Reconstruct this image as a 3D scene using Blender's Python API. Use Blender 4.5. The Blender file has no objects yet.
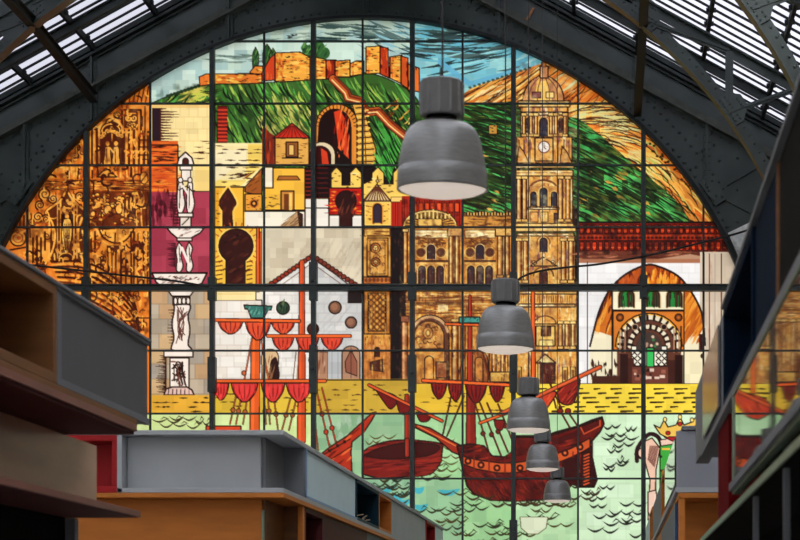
import bpy, bmesh, math, random
import numpy as np
# ---------------------------------------------------------------- glass design
import numpy as np, math, random
K = 3
GX0, GX1, GY0, GY1 = -6, 750, 14, 560
GW, GH = (GX1-GX0)*K, (GY1-GY0)*K
img = np.zeros((GH, GW, 3), np.float32)
RG = random.Random(7)
NR = np.random.RandomState(5)
CLIP = [None]
INK = (34, 15, 9)

def _box(x0, y0, x1, y1):
    a = max(0, int((x0-GX0)*K)-1); b = min(GW, int((x1-GX0)*K)+2)
    c = max(0, int((y0-GY0)*K)-1); d = min(GH, int((y1-GY0)*K)+2)
    return a, b, c, d
def _grid(a, b, c, d):
    xs = (np.arange(a, b, dtype=np.float32)+.5)/K+GX0
    ys = (np.arange(c, d, dtype=np.float32)+.5)/K+GY0
    return xs[None, :], ys[:, None]
def _put(m, a, b, c, d, col, al=1.0):
    if CLIP[0] is not None: m = m & CLIP[0][c:d, a:b]
    col = np.array(col, np.float32)/255
    v = img[c:d, a:b]
    if al >= 1: v[m] = col
    else: v[m] = v[m]*(1-al)+col*al
def _pmask(pts, a, b, c, d):
    X, Y = _grid(a, b, c, d)
    m = np.zeros((d-c, b-a), bool)
    n = len(pts)
    for i in range(n):
        x1, y1 = pts[i]; x2, y2 = pts[(i+1) % n]
        if y1 == y2: continue
        s = ((Y >= y1) != (Y >= y2))
        xi = x1+(Y-y1)*(x2-x1)/(y2-y1)
        m ^= (s & (X < xi))
    return m
def poly(pts, col, ol=0, al=1.0, oc=INK):
    xs = [p[0] for p in pts]; ys = [p[1] for p in pts]
    a, b, c, d = _box(min(xs), min(ys), max(xs), max(ys))
    if a < b and c < d: _put(_pmask(pts, a, b, c, d), a, b, c, d, col, al)
    if ol: line(list(pts)+[pts[0]], ol, oc)
def rect(x0, y0, x1, y1, col, ol=0, al=1.0, oc=INK): poly([(x0, y0), (x1, y0), (x1, y1), (x0, y1)], col, ol, al, oc)
def seg(p, q, w0, w1, col, al=1.0):
    r = max(w0, w1)/2+.3
    a, b, c, d = _box(min(p[0], q[0])-r, min(p[1], q[1])-r, max(p[0], q[0])+r, max(p[1], q[1])+r)
    if a >= b or c >= d: return
    X, Y = _grid(a, b, c, d)
    dx, dy = q[0]-p[0], q[1]-p[1]; L = dx*dx+dy*dy+1e-9
    t = np.clip(((X-p[0])*dx+(Y-p[1])*dy)/L, 0, 1)
    D = (X-p[0]-t*dx)**2+(Y-p[1]-t*dy)**2
    h = (w0+(w1-w0)*t)/2
    _put(D <= h*h, a, b, c, d, col, al)
def line(pts, w=1.0, col=INK, w2=None, al=1.0):
    n = len(pts)-1
    if w2 is None: w2 = w
    for i in range(n): seg(pts[i], pts[i+1], w+(w2-w)*i/n, w+(w2-w)*(i+1)/n, col, al)
def swoosh(pts, w, col, al=1.0):          # thick in the middle, thin at the ends
    n = len(pts)-1
    f = lambda t: w*max(.12, math.sin(math.pi*t))
    for i in range(n): seg(pts[i], pts[i+1], f(i/n), f((i+1)/n), col, al)
def arc(cx, cy, rx, ry, a0, a1, n=14):
    return [(cx+rx*math.cos(math.radians(a0+(a1-a0)*i/n)), cy-ry*math.sin(math.radians(a0+(a1-a0)*i/n))) for i in range(n+1)]
def ell(cx, cy, rx, ry, col, ol=0, al=1.0, oc=INK): poly(arc(cx, cy, rx, ry, 0, 360, 20)[:-1], col, ol, al, oc)
def sm(P, k=5):
    out = []
    for i in range(len(P)-1):
        p0, p1, p2, p3 = P[max(i-1, 0)], P[i], P[i+1], P[min(i+2, len(P)-1)]
        for j in range(k):
            t = j/k
            out.append(tuple(.5*(2*p1[q]+(p2[q]-p0[q])*t+(2*p0[q]-5*p1[q]+4*p2[q]-p3[q])*t*t+(3*p1[q]-p0[q]-3*p2[q]+p3[q])*t**3) for q in (0, 1)))
    return out+[P[-1]]
class clip:
    def __init__(s, pts): s.p = pts
    def __enter__(s):
        s.old = CLIP[0]; m = np.zeros((GH, GW), bool)
        xs = [p[0] for p in s.p]; ys = [p[1] for p in s.p]
        a, b, c, d = _box(min(xs), min(ys), max(xs), max(ys)); m[c:d, a:b] = _pmask(s.p, a, b, c, d)
        CLIP[0] = m if s.old is None else (m & s.old)
    def __exit__(s, *e): CLIP[0] = s.old
def R4(x0, y0, x1, y1): return [(x0, y0), (x1, y0), (x1, y1), (x0, y1)]
def jit(c, j): 
    f = 1+RG.uniform(-j, j); return tuple(min(255, max(0, v*f)) for v in c)
def U(a, b): return RG.uniform(a, b)
def dashes(x0, y0, x1, y1, n, col=INK, L=7, w=1.2, ang=0, dy=None):
    for i in range(n):
        x, y = U(x0, x1), (U(y0, y1) if not dy else y0+dy*round(U(0, (y1-y0)/dy)))
        l = U(.4, 1)*L; a = math.radians(ang+U(-4, 4))
        swoosh([(x-l/2*math.cos(a), y+l/2*math.sin(a)), (x, y+U(-.4, .4)), (x+l/2*math.cos(a), y-l/2*math.sin(a))], w*U(.7, 1.3), col)
def streaks(box, n, ang, L, w, cols, bend=0, al=1.0):
    x0, y0, x1, y1 = box
    for i in range(n):
        x, y = U(x0, x1), U(y0, y1)
        a = ang(x, y) if callable(ang) else ang
        a = math.radians(a+U(-3.5, 3.5)); l = L*U(.5, 1.2); b = bend*U(.3, 1.3)
        ca, sa = math.cos(a), -math.sin(a)
        swoosh([(x-l/2*ca, y-l/2*sa), (x-l/6*ca-b*sa, y-l/6*sa+b*ca), (x+l/6*ca-b*sa, y+l/6*sa+b*ca), (x+l/2*ca, y+l/2*sa)], w*U(.6, 1.4), RG.choice(cols), al)
def tiles(x0, y0, x1, y1, cw, ch, col, j=.08, seam=None):
    y = y0; r = 0
    while y < y1:
        x = x0-(cw/2 if r % 2 else 0)
        while x < x1:
            rect(max(x, x0), y, min(x+cw, x1), min(y+ch, y1), jit(RG.choice(col) if isinstance(col, list) else col, j), .35 if seam else 0, 1, seam or INK)
            x += cw
        y += ch; r += 1
def spiral(cx, cy, r, w, col, a0=0, turns=1.4, s=1):
    n = int(12*turns)
    pts = [(cx+r*(1-i/n*.85)*math.cos(math.radians(a0)+s*turns*6.283*i/n), cy+r*(1-i/n*.85)*math.sin(math.radians(a0)+s*turns*6.283*i/n)) for i in range(n+1)]
    line(pts, w, col, w*.5)
def archwin(cx, y0, y1, w, col, ol=1.0, oc=INK, frame=None):
    P = [(cx-w/2, y1)]+[(cx+w/2*math.cos(t), y0+w/2-w/2*math.sin(t)) for t in [math.pi*(1-i/8) for i in range(9)]]+[(cx+w/2, y1)]
    if frame: line(P, ol+1.6, frame)
    poly(P, col); line(P, ol, oc)
BR = (150, 84, 30)
def vnoise(h, w, cell, rs):
    gh, gw = int(h/cell)+3, int(w/cell)+3
    g = rs.rand(gh, gw).astype(np.float32)
    y = np.arange(h)/cell; x = np.arange(w)/cell; yi = y.astype(int); xi = x.astype(int)
    fy = (y-yi)[:, None]; fx = (x-xi)[None, :]; fy = fy*fy*(3-2*fy); fx = fx*fx*(3-2*fx)
    return (g[yi][:, xi]*(1-fy)*(1-fx)+g[yi+1][:, xi]*fy*(1-fx)+g[yi][:, xi+1]*(1-fy)*fx+g[yi+1][:, xi+1]*fy*fx)
def wash(x0, y0, x1, y1, cell, amt, col=(60, 20, 10), lo=.45, lift=0):
    """thin brushed coat of dark enamel, blotchy, as on hand-painted glass"""
    a, b, c, d = _box(x0, y0, x1, y1)
    n = vnoise(d-c, b-a, cell*K, NR)*.6+vnoise(d-c, b-a, cell*K*.4, NR)*.4
    m = np.clip((n-lo)/(.8-lo), 0, 1)*amt
    if CLIP[0] is not None: m = m*CLIP[0][c:d, a:b]
    m = m[..., None]; v = img[c:d, a:b]; v[:] = v*(1-m)+np.array(col, np.float32)/255*m
    if lift:
        u = np.clip((.42-n)/.3, 0, 1)*lift
        if CLIP[0] is not None: u = u*CLIP[0][c:d, a:b]
        u = u[..., None]; v[:] = v+(1-v)*u*np.array([1, .92, .6], np.float32)
# ---- base tones under everything
rect(GX0, 104, GX1, 240, (70, 110, 50)); rect(GX0, 240, 150, 414, (214, 128, 44))
# ---- sky
rect(GX0, GY0, GX1, 110, (186, 212, 200))
tiles(150, 20, 264, 106, 13, 10, [(196, 218, 202), (182, 208, 200), (206, 226, 212), (172, 202, 196)], .03)
tiles(264, 20, 420, 90, 13, 10, [(186, 208, 190), (170, 200, 196), (196, 214, 196)], .03)
tiles(264, 42, 362, 62, 12, 10, [(206, 228, 212), (198, 224, 210)], .02)
tiles(412, 18, 660, 105, 13, 10, [(120, 192, 206), (104, 180, 200), (132, 196, 204), (150, 206, 206)], .04)
streaks((318, 24, 512, 42), 60, -4, 34, 2.2, [(64, 88, 84), (96, 120, 112), (44, 64, 62)], 1)
streaks((412, 26, 512, 60), 70, lambda x, y: -8+(x-412)*.2, 34, 2.6, [(36, 52, 54), (58, 80, 82), (80, 104, 102), (104, 180, 196)], 1)
streaks((440, 50, 512, 72), 26, 12, 34, 2, [(40, 58, 58), (70, 96, 96), (150, 210, 214)], 1)
streaks((362, 24, 420, 62), 26, -22, 30, 2.0, [(60, 84, 84), (140, 190, 200), (90, 114, 110)], 1)
streaks((213, 54, 262, 62), 14, 0, 26, 2.0, [(90, 112, 104), (120, 140, 128)], 1, .8)
streaks((264, 22, 312, 40), 16, 2, 24, 1.6, [(110, 132, 122), (140, 158, 144)], 1, .8)
dashes(288, 34, 298, 38, 8, (40, 44, 40), 5, 1.4)
line([(440, 62), (470, 84), (512, 72)], 5, (104, 176, 204)); streaks((516, 50, 548, 72), 12, 25, 22, 2, [(160, 214, 214), (90, 170, 196), (120, 190, 200)], 0)
# ---- far golden hill
H = [(455, 104), (462, 95), (470, 89), (484, 83), (500, 78), (514, 73), (528, 68), (540, 64), (552, 58), (600, 62), (740, 200), (740, 225), (575, 225), (455, 225)]
poly(H, (214, 132, 52))
with clip(H):
    streaks((455, 60, 545, 106), 170, lambda x, y: 24+(x-455)*.15, 34, 2.4, [(250, 200, 100), (236, 160, 64), (214, 116, 42), (244, 224, 160), (250, 210, 120)], 2)
    streaks((455, 62, 545, 106), 60, lambda x, y: 24+(x-455)*.15, 36, 1.1, [(90, 38, 14), (60, 26, 12)], 2)
    streaks((556, 60, 640, 108), 130, 42, 30, 2.3, [(230, 110, 36), (246, 160, 70), (214, 212, 150), (180, 70, 26), (230, 120, 40)], 2)
    streaks((556, 60, 660, 108), 50, 40, 30, 1.1, [(120, 44, 14), (60, 24, 10)], 2)
    rect(578, 104, 645, 168, (226, 142, 60)); rect(600, 110, 628, 134, (214, 214, 146)); rect(580, 140, 604, 160, (240, 190, 90))
    streaks((578, 104, 644, 172), 190, lambda x, y: 14-(y-104)*.55-(x-578)*.2, 38, 2.3, [(246, 180, 80), (230, 126, 42), (238, 220, 140), (250, 208, 104), (246, 200, 96), (216, 210, 140)], -3)
    for b_ in ((592, 108, 604, 120), (604, 112, 628, 132), (580, 140, 592, 152), (628, 150, 642, 160), (578, 104, 586, 130), (610, 140, 626, 146)): rect(*b_, (222, 222, 156), 0, .5)
    for b_ in ((640, 130, 652, 140), (586, 124, 600, 138)): rect(*b_, (240, 120, 40), 0, .5)
    streaks((578, 104, 644, 172), 80, lambda x, y: 14-(y-104)*.55-(x-578)*.2, 40, 1.1, [(80, 36, 14), (44, 22, 12)], -3)
    streaks((644, 120, 740, 225), 220, lambda x, y: -32-(y-130)*.25, 32, 2.4, [(246, 176, 74), (228, 116, 38), (228, 214, 124), (206, 96, 34), (246, 200, 96), (190, 186, 90)], -3)
    streaks((644, 120, 740, 225), 120, lambda x, y: -34-(y-130)*.25, 30, 1.2, [(60, 34, 12), (34, 24, 12)], -3)
    for i in range(60): x = U(646, 724); ell(x, 120+(x-646)*.9+U(4, 28), 1.4, 1.2, (52, 34, 14))
for q_ in ():
    pass
for i in range(14): x = 470+i*4.6; ell(x, 87.5-(x-470)*.33, 1.7, 1.2, (60, 82, 64))
# ---- green slopes (right)
G1 = [(458, 106), (514, 101), (530, 112), (578, 118), (604, 138), (626, 158), (650, 178), (676, 200), (690, 222), (690, 226), (458, 226)]
poly(G1, (44, 62, 26))
def ga(x, y): return -14-(x-460)*.07-(y-110)*.03
with clip(G1):
    for (x0, y0, x1, y1, c) in [(556, 106, 578, 226, (66, 170, 84)), (580, 134, 604, 158, (70, 176, 88)), (604, 164, 622, 190, (84, 190, 92)), (588, 166, 592, 176, (236, 178, 70)), (615, 172, 640, 180, (232, 160, 60)), (578, 190, 588, 204, (232, 160, 60)), (656, 190, 676, 212, (84, 190, 92)), (578, 205, 640, 222, (78, 184, 88)), (604, 196, 626, 206, (110, 120, 50)), (628, 160, 642, 190, (92, 196, 96)), (646, 205, 690, 224, (80, 180, 84))]: rect(x0, y0, x1, y1, c)
    streaks((456, 100, 695, 228), 620, ga, 36, 2.0, [(70, 180, 84), (94, 206, 104), (50, 140, 60), (84, 120, 46), (108, 126, 50), (62, 160, 76)], -2)
    streaks((456, 100, 695, 228), 560, ga, 36, 1.6, [(18, 26, 14), (26, 34, 16), (34, 44, 18)], -2)
    for i in range(30): x, y = U(462, 680), U(120, 215); swoosh([(x, y), (x+3, y+1), (x+U(5, 9), y+U(2, 4))], U(2, 4), jit((206, 158, 66), .2))
    wash(456, 100, 692, 226, 12, .6, (20, 30, 14), .48, .04); wash(578, 110, 692, 226, 9, .45, (130, 130, 50), .55)
    streaks((456, 108, 512, 226), 60, -20, 22, 1.2, [(18, 26, 14)], -2)
    rect(489, 125, 497, 134, (188, 136, 56), .8); dashes(489, 124, 498, 135, 6, INK, 3)
with clip([(604, 138), (640, 158), (680, 196), (700, 222), (690, 224), (660, 196), (626, 170)]):
    streaks((600, 135, 700, 226), 110, -40, 26, 1.5, [(28, 36, 14), (70, 76, 26), (110, 110, 40)], -2)
# ---- left hill
HL = sm([(150, 104), (166, 97), (184, 91), (200, 86), (213, 84), (262, 83), (310, 80), (335, 77), (352, 77), (364, 73), (380, 76), (398, 84), (412, 93), (420, 104)])+[(428, 228), (262, 228), (262, 168), (213, 144), (213, 103)]
poly(HL, (58, 96, 38), 1.2, 1, (30, 40, 18))
def ha(x, y): return 62-max(0, (x-160))*1.1 if x < 214 else (-56+(x-340)*.05)
with clip(HL):
    streaks((150, 84, 430, 200), 430, ha, 26, 2.3, [(98, 160, 60), (74, 146, 56), (130, 182, 70), (176, 196, 80), (60, 120, 46), (88, 170, 70)], 2)
    streaks((262, 100, 315, 135), 40, ha, 22, 2.4, [(190, 200, 90), (206, 196, 100)], 2)
    streaks((180, 84, 213, 104), 26, ha, 22, 2.2, [(206, 206, 80), (220, 200, 90)], 2)
    streaks((150, 84, 430, 200), 300, ha, 26, 1.7, [(14, 24, 12), (24, 34, 14), (20, 30, 14)], 2)
    streaks((384, 100, 412, 130), 16, 40, 10, 2.0, [(228, 160, 60), (240, 190, 90), (110, 50, 20)], 1)
    poly([(375, 182), (392, 182), (400, 140), (378, 120)], (64, 150, 56)); streaks((372, 120, 402, 184), 60, -62, 30, 1.7, [(14, 30, 12), (90, 190, 76), (20, 40, 16), (120, 200, 90)], 1)
for i in range(12): x = 168+i*3.4; ell(x, 96-(x-168)*.33, 2.2, 1.8, (40, 60, 34))
wash(150, 84, 425, 226, 10, .5, (18, 32, 14), .5, .05)
# ---- fortress
for cx, y0, y1, r in ((255.5, 47, 72, 3.2), (267, 44, 72, 4.4), (273, 48, 62, 4)):
    P = sm([(cx, y0), (cx+r*.9, y0+6), (cx+r, (y0+y1)/2), (cx+r*.6, y1), (cx-r*.6, y1), (cx-r, (y0+y1)/2), (cx-r*.8, y0+6), (cx, y0)])
    poly(P, (46, 84, 44), .8)
    with clip(P): streaks((cx-r, y0, cx+r, y1), 16, 75, 8, 1.2, [(90, 140, 66), (22, 40, 22)])
for cx, cy, r in ((309, 52, 7), (318, 48, 7), (324, 53, 6), (316, 56, 8), (305, 48, 4)):
    ell(cx, cy, r, r, (52, 98, 50)); 
streaks((303, 42, 328, 60), 40, 60, 7, 1.5, [(104, 156, 76), (24, 44, 24), (74, 124, 60)])
YO, RD, OR = (240, 166, 62), (156, 40, 20), (220, 104, 36)
def wall(P, c, lit=True, n=10):
    poly(P, c, 1.1)
    with clip(P):
        xs = [p[0] for p in P]; ys = [p[1] for p in P]
        b = (min(xs), min(ys), max(xs), max(ys))
        if lit:
            streaks(b, n, 0, 9, 2.2, [(250, 196, 90), (246, 182, 70), (226, 130, 46)]); streaks((b[0], b[1], b[0]+(b[2]-b[0])*.25, b[3]), n//2, 90, 7, 2, [OR]); dashes(*b, n, (70, 28, 10), 6, 1.0)
        else: streaks(b, n, 90, 9, 2, [(196, 60, 24), (110, 24, 14), (226, 100, 40)])
    line(list(P)+[P[0]], 1.0)
wall([(199, 77), (206, 74), (262, 73.5), (262, 83.5), (213, 84), (200, 86)], (226, 118, 42), True, 26)
wall([(250, 72), (255, 66), (263, 66), (263, 74), (250, 74)], (232, 134, 48), True, 3)
wall([(262, 73), (270, 58), (276, 53), (276, 80), (262, 81)], (212, 66, 30), False, 8)
wall([(275, 53), (300, 52), (311, 58), (311, 80), (275, 82)], YO, True, 46)
wall([(310, 56), (328, 60), (328, 79), (310, 80)], (232, 140, 50), True, 20)
wall([(326, 60), (336, 60), (336, 78), (326, 79)], RD, False, 12)
wall([(335, 61), (350, 60), (350, 77), (335, 77)], YO, True, 14)
wall([(350, 64), (356, 61), (364, 61), (364, 74), (350, 76)], (236, 150, 54), True, 8)
wall([(366, 47), (381, 46), (381, 73), (366, 74)], YO, True, 16)
wall([(380, 47), (388, 48), (389, 78), (380, 74)], (176, 52, 24), False, 16)
wall([(390, 57), (402, 55), (402, 84), (390, 78)], (238, 148, 52), True, 14)
wall([(401, 56), (408, 58), (410, 90), (401, 84)], (206, 84, 34), False, 10)
wall([(408, 64), (419, 68), (420, 92), (408, 90)], (226, 112, 42), False, 10)
# ---- zigzag stair
Z = [(333, 79), (346, 92), (348, 98), (360, 101), (367, 112), (378, 111), (390, 124), (402, 134), (416, 144)]
line(Z, 9.2, INK); line(Z, 7.6, (200, 92, 40)); line([(x+2, y-1.6) for x, y in Z], 2.2, (120, 44, 20)); line([(x-1, y+1) for x, y in Z], 1.1, (250, 214, 140)); line([(x-3, y+2.4) for x, y in Z], 1.2, (110, 40, 18))
# ---- ruined arch and steps
poly(arc(337, 126, 21, 22, 180, 0)+[(358, 166), (316, 166)], (228, 138, 50), 1.2)
for i in range(17):
    t = math.pi*i/16; line([(337+17*math.cos(t), 126-17*math.sin(t)), (337+21*math.cos(t), 126-22*math.sin(t))], .9)
poly(arc(335, 127, 16, 18, 180, 0)+[(351, 166), (316, 166)], (30, 12, 10), 1)
poly([(334, 112), (340, 110), (346, 120), (349, 160), (339, 150)], (214, 60, 26)); streaks((334, 112, 349, 156), 26, 82, 14, 1.6, [(110, 20, 14), (246, 110, 50), (50, 12, 10)])
poly([(341, 158), (332, 142), (352, 162), (352, 166), (336, 166)], (26, 12, 10))
poly(arc(322, 154, 13, 12, 180, 0)+[(335, 166), (309, 166)], (222, 200, 160), .9); poly(arc(320, 157, 11, 11, 180, 0)+[(331, 168), (309, 168)], (50, 12, 10), .9); poly([(321, 148), (327, 152), (329, 165), (322, 164)], (206, 60, 30))
rect(352, 103, 358, 108, (226, 140, 50)); poly([(352, 104), (362, 104), (376, 150), (376, 164), (357, 164), (357, 120)], (232, 172, 70), 1)
for i in range(10): line([(356+i*.2, 108+i*6), (366+i*1.1, 107+i*6)], 1.3, (60, 26, 10)); line([(357, 111+i*6), (368+i*.6, 110+i*6)], 1.2, (250, 206, 100))
line([(364, 108), (366, 164)], 1, (90, 44, 16))
# ---- houses under hill
poly([(218, 106), (227, 106), (227, 143), (217, 143)], (110, 20, 18), .8)
for i in range(9): line([(218.5, 110+i*3.8), (226.5, 110+i*3.8)], 1.8, (206, 60, 36))
poly([(262, 128), (275, 136), (275, 164), (262, 164)], (120, 36, 20)); streaks((262, 132, 274, 164), 10, 90, 14, 1.6, [(180, 60, 26), (70, 20, 12)])
rect(275, 136, 309, 165, (226, 166, 76), 1); dashes(276, 138, 308, 163, 26, (110, 60, 24), 8, .8); rect(286, 142, 298, 157, (140, 80, 34), 1); rect(289, 145, 294, 155, (232, 186, 100), .6); line([(282, 158), (302, 158)], 1)
poly([(273, 138), (292, 123), (310, 138)], (196, 44, 26), 1.2)
for i in range(7): line([(278+i*4.6, 137), (290+i*.8, 126)], .8, (100, 16, 12))
# ---- pale walls upper left
rect(150, 104, 213, 192, (250, 222, 150)); tiles(162, 105, 212, 192, 9, 12, (250, 224, 156), .025, (232, 200, 130)); rect(150, 104, 213, 108, (240, 180, 90), 0, .5)
rect(152, 108, 161, 143, (44, 26, 34))
for i in range(13):
    y = 109+i*2.7; L = U(6, 20); seg((160, y), (160+L, y+U(-.3, .3)), 1.9, .5, (70, 24, 16))
rect(150, 141, 178, 195, (226, 96, 34)); streaks((150, 143, 178, 192), 50, 1, 18, 1.6, [(246, 140, 50), (240, 120, 40), (200, 70, 26)]); dashes(152, 145, 177, 164, 22, (60, 18, 10), 14, 1.3); dashes(152, 168, 176, 188, 12, (120, 40, 16), 14, 1.0); line([(150, 145), (178, 145), (178, 165)], 1.3); line([(177, 165), (177, 192)], 1.0)
rect(178, 190, 212, 193, (60, 20, 14))
poly([(195, 165), (195, 191), (212, 191), (212, 165)], (248, 212, 128)); dashes(196, 140, 211, 162, 10, (70, 30, 14), 12, 1.2)
# ---- left ornate facade
FA = [(-6, 414), (-6, 200), (60, 120), (120, 90), (150, 85), (150, 414)]
poly(FA, (228, 122, 36))
AM, AL, AD = (190, 78, 20), (252, 170, 66), (58, 18, 8)
with clip(FA):
    streaks((10, 100, 150, 330), 260, 90, 16, 3, [AM, AL, (240, 156, 56), (222, 120, 36)])
    for i in range(12): seg((104+i*4.1, 84), (100+i*4.1, 104), 1.4, 1.0, AD)
    # frame top right
    rect(121, 107, 149, 165, (226, 128, 40)); line([(122, 160), (122, 110), (141, 110), (141, 132), (149, 132)], 1.8, AD); line([(126, 112), (137, 112), (137, 130)], 1, AD); line([(145, 106), (145, 132)], 1, AD)
    rect(124, 114, 138, 128, (92, 36, 12)); 
    for cx, cy, a, s in ((128, 118, 0, 1), (134, 118, 180, -1), (130, 124, 90, 1), (134, 125, 0, 1)): spiral(cx, cy, 3.4, 1.7, AL, a, 1.2, s)
    for x in (124, 129, 134, 139, 144, 148): line([(x, 130 if x < 138 else 136), (x, 165)], 1.7, AD); line([(x+2.2, 131), (x+2.2, 164)], 1.3, AL)
    for y in (140, 147, 155): line([(139, y), (149, y)], 1, AD)
    for i in range(5): line(arc(126+i*5, 153, 2.6, 2.6, 180, 0, 5), 1.2, AL)
    # niche with two figures
    poly(arc(111, 132, 13, 12, 180, 0)+[(124, 165), (98, 165)], (78, 28, 10)); line(arc(111, 131, 12, 11, 190, -10), 2.2, AL); line(arc(111, 131, 9, 7, 190, -10), 1.2, AL); ell(112, 131, 4.5, 2, AL, .8)
    for i in range(7): spiral(101+i*3.4, 129+4*abs(i-3)*.6, 2.2, 1.2, AL, 90*i)
    for cx in (107.5, 116): ell(cx, 143.5, 2, 2.4, AL); poly(sm([(cx-2.4, 147), (cx+2.4, 147), (cx+3, 155), (cx+3.6, 165), (cx-3.6, 165), (cx-2.8, 154)]), (244, 166, 66), .7); line([(cx-1, 149), (cx-.4, 163)], .8, AD)
    line([(110, 148), (114, 153)], 1.6, AL); line([(112, 134), (112, 141)], 1.2, AL)
    for x in (88, 92, 97): line([(x, 128), (x, 165)], 1.8, AD); line([(x+2, 128), (x+2, 163)], 1.8, AL)
    line([(92, 122), (110, 117)], 2, AL); line([(90, 126), (102, 120)], 1.6, AD); ell(117, 115, 3.4, 3, AL, .8); spiral(117, 115, 3, .9, AD)
    for i in range(26): spiral(U(60, 84), U(140, 163), U(2, 3.6), 1.4, RG.choice([AD, AD, AL]), U(0, 360))
    # rosette band 165..180
    for i in range(30): x = U(30, 149); line([(x, 167), (x+U(-1, 1), 177)], U(1, 1.8), RG.choice([AD, AM, AL, AL]))
    poly([(97, 177), (106, 168), (117, 177)], (240, 160, 60), 1.1); line([(101, 172), (109, 169), (114, 174)], 1, AD)
    for i in range(10): ell(67+U(-1.4, 1.4), 168+i*1.6, 1.8, .9, RG.choice([AL, AD]))
    rect(30, 179, 150, 190, (186, 92, 26)); dashes(30, 180, 150, 190, 80, AD, 18, 1.2, -1); dashes(30, 180, 150, 190, 50, AL, 16, 1.1, -1)
    # ogee arch
    poly([(67, 190), (78, 204), (88, 212), (88, 262), (40, 262), (52, 228), (46, 213), (58, 204)], (92, 38, 12))
    OG = sm([(66, 190), (60, 201), (46, 212), (52, 222), (55, 236), (52, 252), (44, 266)]); line(OG, 3.4, AD); line(OG, 2.0, AL)
    OG2 = sm([(67, 190), (73, 200), (84, 210)]); line(OG2, 3.4, AD); line(OG2, 2.0, AL); line(sm([(82, 218), (78, 232), (79, 250), (84, 262)]), 2.2, AL)
    for x in (57.5, 60.5, 74, 77): line([(x, 205), (x, 258)], 1.2, (236, 160, 66)); 
    line(arc(67, 214, 6, 6, 180, 0), 1.5, AL); rect(61, 214, 73, 228, (40, 14, 8)); ell(67, 216.5, 2, 2.5, AL)
    P = sm([(64, 219), (70, 219), (72, 228), (71, 240), (68, 253), (65, 253), (62, 240), (62, 228), (64, 219)]); poly(P, (250, 188, 84), .8)
    for k in range(5): line([(63+k*1.8, 224), (65+k*.8, 250)], .7, AD)
    ell(66, 258, 7, 5, (60, 24, 10), 1, 1, AL); ell(66, 259, 3, 2, AL)
    for i in range(16): ell(U(58, 76), U(200, 214), 1.5, 1.4, (224, 150, 64)); ell(U(56, 62) if i % 2 else U(72, 78), U(240, 258), 1.6, 1.4, (214, 140, 56))
    # scrolls left of ogee
    for cx, cy, r, s in ((45, 194, 7, 1), (53, 199, 5, -1), (40, 205, 5, 1), (38, 217, 6, -1), (46, 219, 4.5, 1), (32, 222, 4, 1), (80, 196, 5, 1), (84, 200, 3, -1)):
        ell(cx, cy, r, r*.8, (240, 158, 60)); spiral(cx, cy, r, 1.7, AD, U(0, 360), 1.8, s)
    ell(18, 238, 8, 8, (246, 168, 66), 1.6, 1, AD); ell(18, 238, 4.6, 4.6, (250, 184, 84), 1, 1, AM); ell(19, 238, 2, 2, AM)
    line([(10, 250), (27, 247)], 1.8, AD); line([(20, 218), (20, 228)], 2, AD); line([(24, 216), (24, 228)], 2, AD)
    rect(29, 229, 50, 262, (238, 154, 56)); 
    for x, y0, y1 in ((33, 238, 262), (37, 236, 266), (41, 238, 262), (45, 232, 250)): line([(x, y0), (x, y1)], 1.7, AD)
    for i in range(8): spiral(U(31, 46), U(258, 268), 2.6, 1.3, AD, U(0, 360))
    spiral(47, 236, 4, 1.2, AD)
    # clustered fruit relief 88..150 x 190..225
    rect(88, 191, 150, 226, (116, 50, 16))
    for i in range(90):
        x, y = U(89, 140), U(193, 224); r = U(1.6, 3.4); ell(x, y, r, r*.8, jit(AL, .14), .9, 1, AD); line(arc(x, y, r*.6, r*.5, 200, 340, 4), .7, AM)
    for cx, cy, rx, ry in ((108, 210, 4, 5), (119, 209, 3.6, 5), (127, 205, 1.6, 8), (131, 204, 1.6, 8)): ell(cx, cy, rx, ry, (246, 168, 66), 1, 1, AD)
    spiral(93, 214, 5.5, 1.5, AD, 0, 1.6); ell(93, 214, 2, 2, AL)
    for x in (137, 142, 147): line(sm([(x, 192), (x+2, 200), (x-1, 210), (x, 226)]), 1.5, RG.choice([AD, AL]))
    ell(144, 178, 4, 6, (246, 166, 64), 1, 1, AD); line([(141, 182), (147, 174)], 1, AD)
    # lower right: drape and pillars
    rect(88, 229, 150, 285, (226, 134, 42)); poly(sm([(99, 229), (104, 238), (115, 243), (126, 240), (134, 229)])+[(134, 228)], (250, 172, 66), 1.6, 1, AD); line(sm([(97, 230), (103, 241), (115, 246), (129, 242), (135, 230)]), 1.2, AL)
    rect(107, 246, 126, 252, (90, 36, 12), .8)
    for i in range(10): ell(U(108, 125), U(247, 252), 1.5, 1.2, AL)
    for x in (108, 112, 116, 121, 126, 131, 134, 138, 144, 148): line([(x, 253 if x < 128 else 232), (x+U(-.6, .6), 286)], U(1.3, 2.2), AD)
    for x in (139.5, 146): 
        for y in range(234, 280, 7): spiral(x, y+U(-1, 1), 2.8, 1.2, AL, U(0, 360), 1, RG.choice([-1, 1]))
    for i in range(14): spiral(U(90, 104), U(256, 280), U(2, 4), 1.4, RG.choice([AD, AL]), U(0, 360))
    for x in (91, 95): line([(x, 232), (x, 252)], 2, AD)
    # big concentric mouldings at the bottom
    for k in range(9):
        r = 96-k*6; line(sm([(52+k*2, 262+k*5), (84, 262+k*6), (112, 276+k*6), (134, 302+k*5), (140, 345)]), 2.2, RG.choice([AD, AD, (110, 46, 14)])); line(sm([(52+k*2, 265+k*5), (84, 265+k*6), (110, 279+k*6), (131, 304+k*5), (137, 345)]), 1.3, AL)
    for i in range(40): spiral(U(104, 146), U(288, 338), U(2, 4), 1.3, RG.choice([AD, AL]), U(0, 360))
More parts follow.
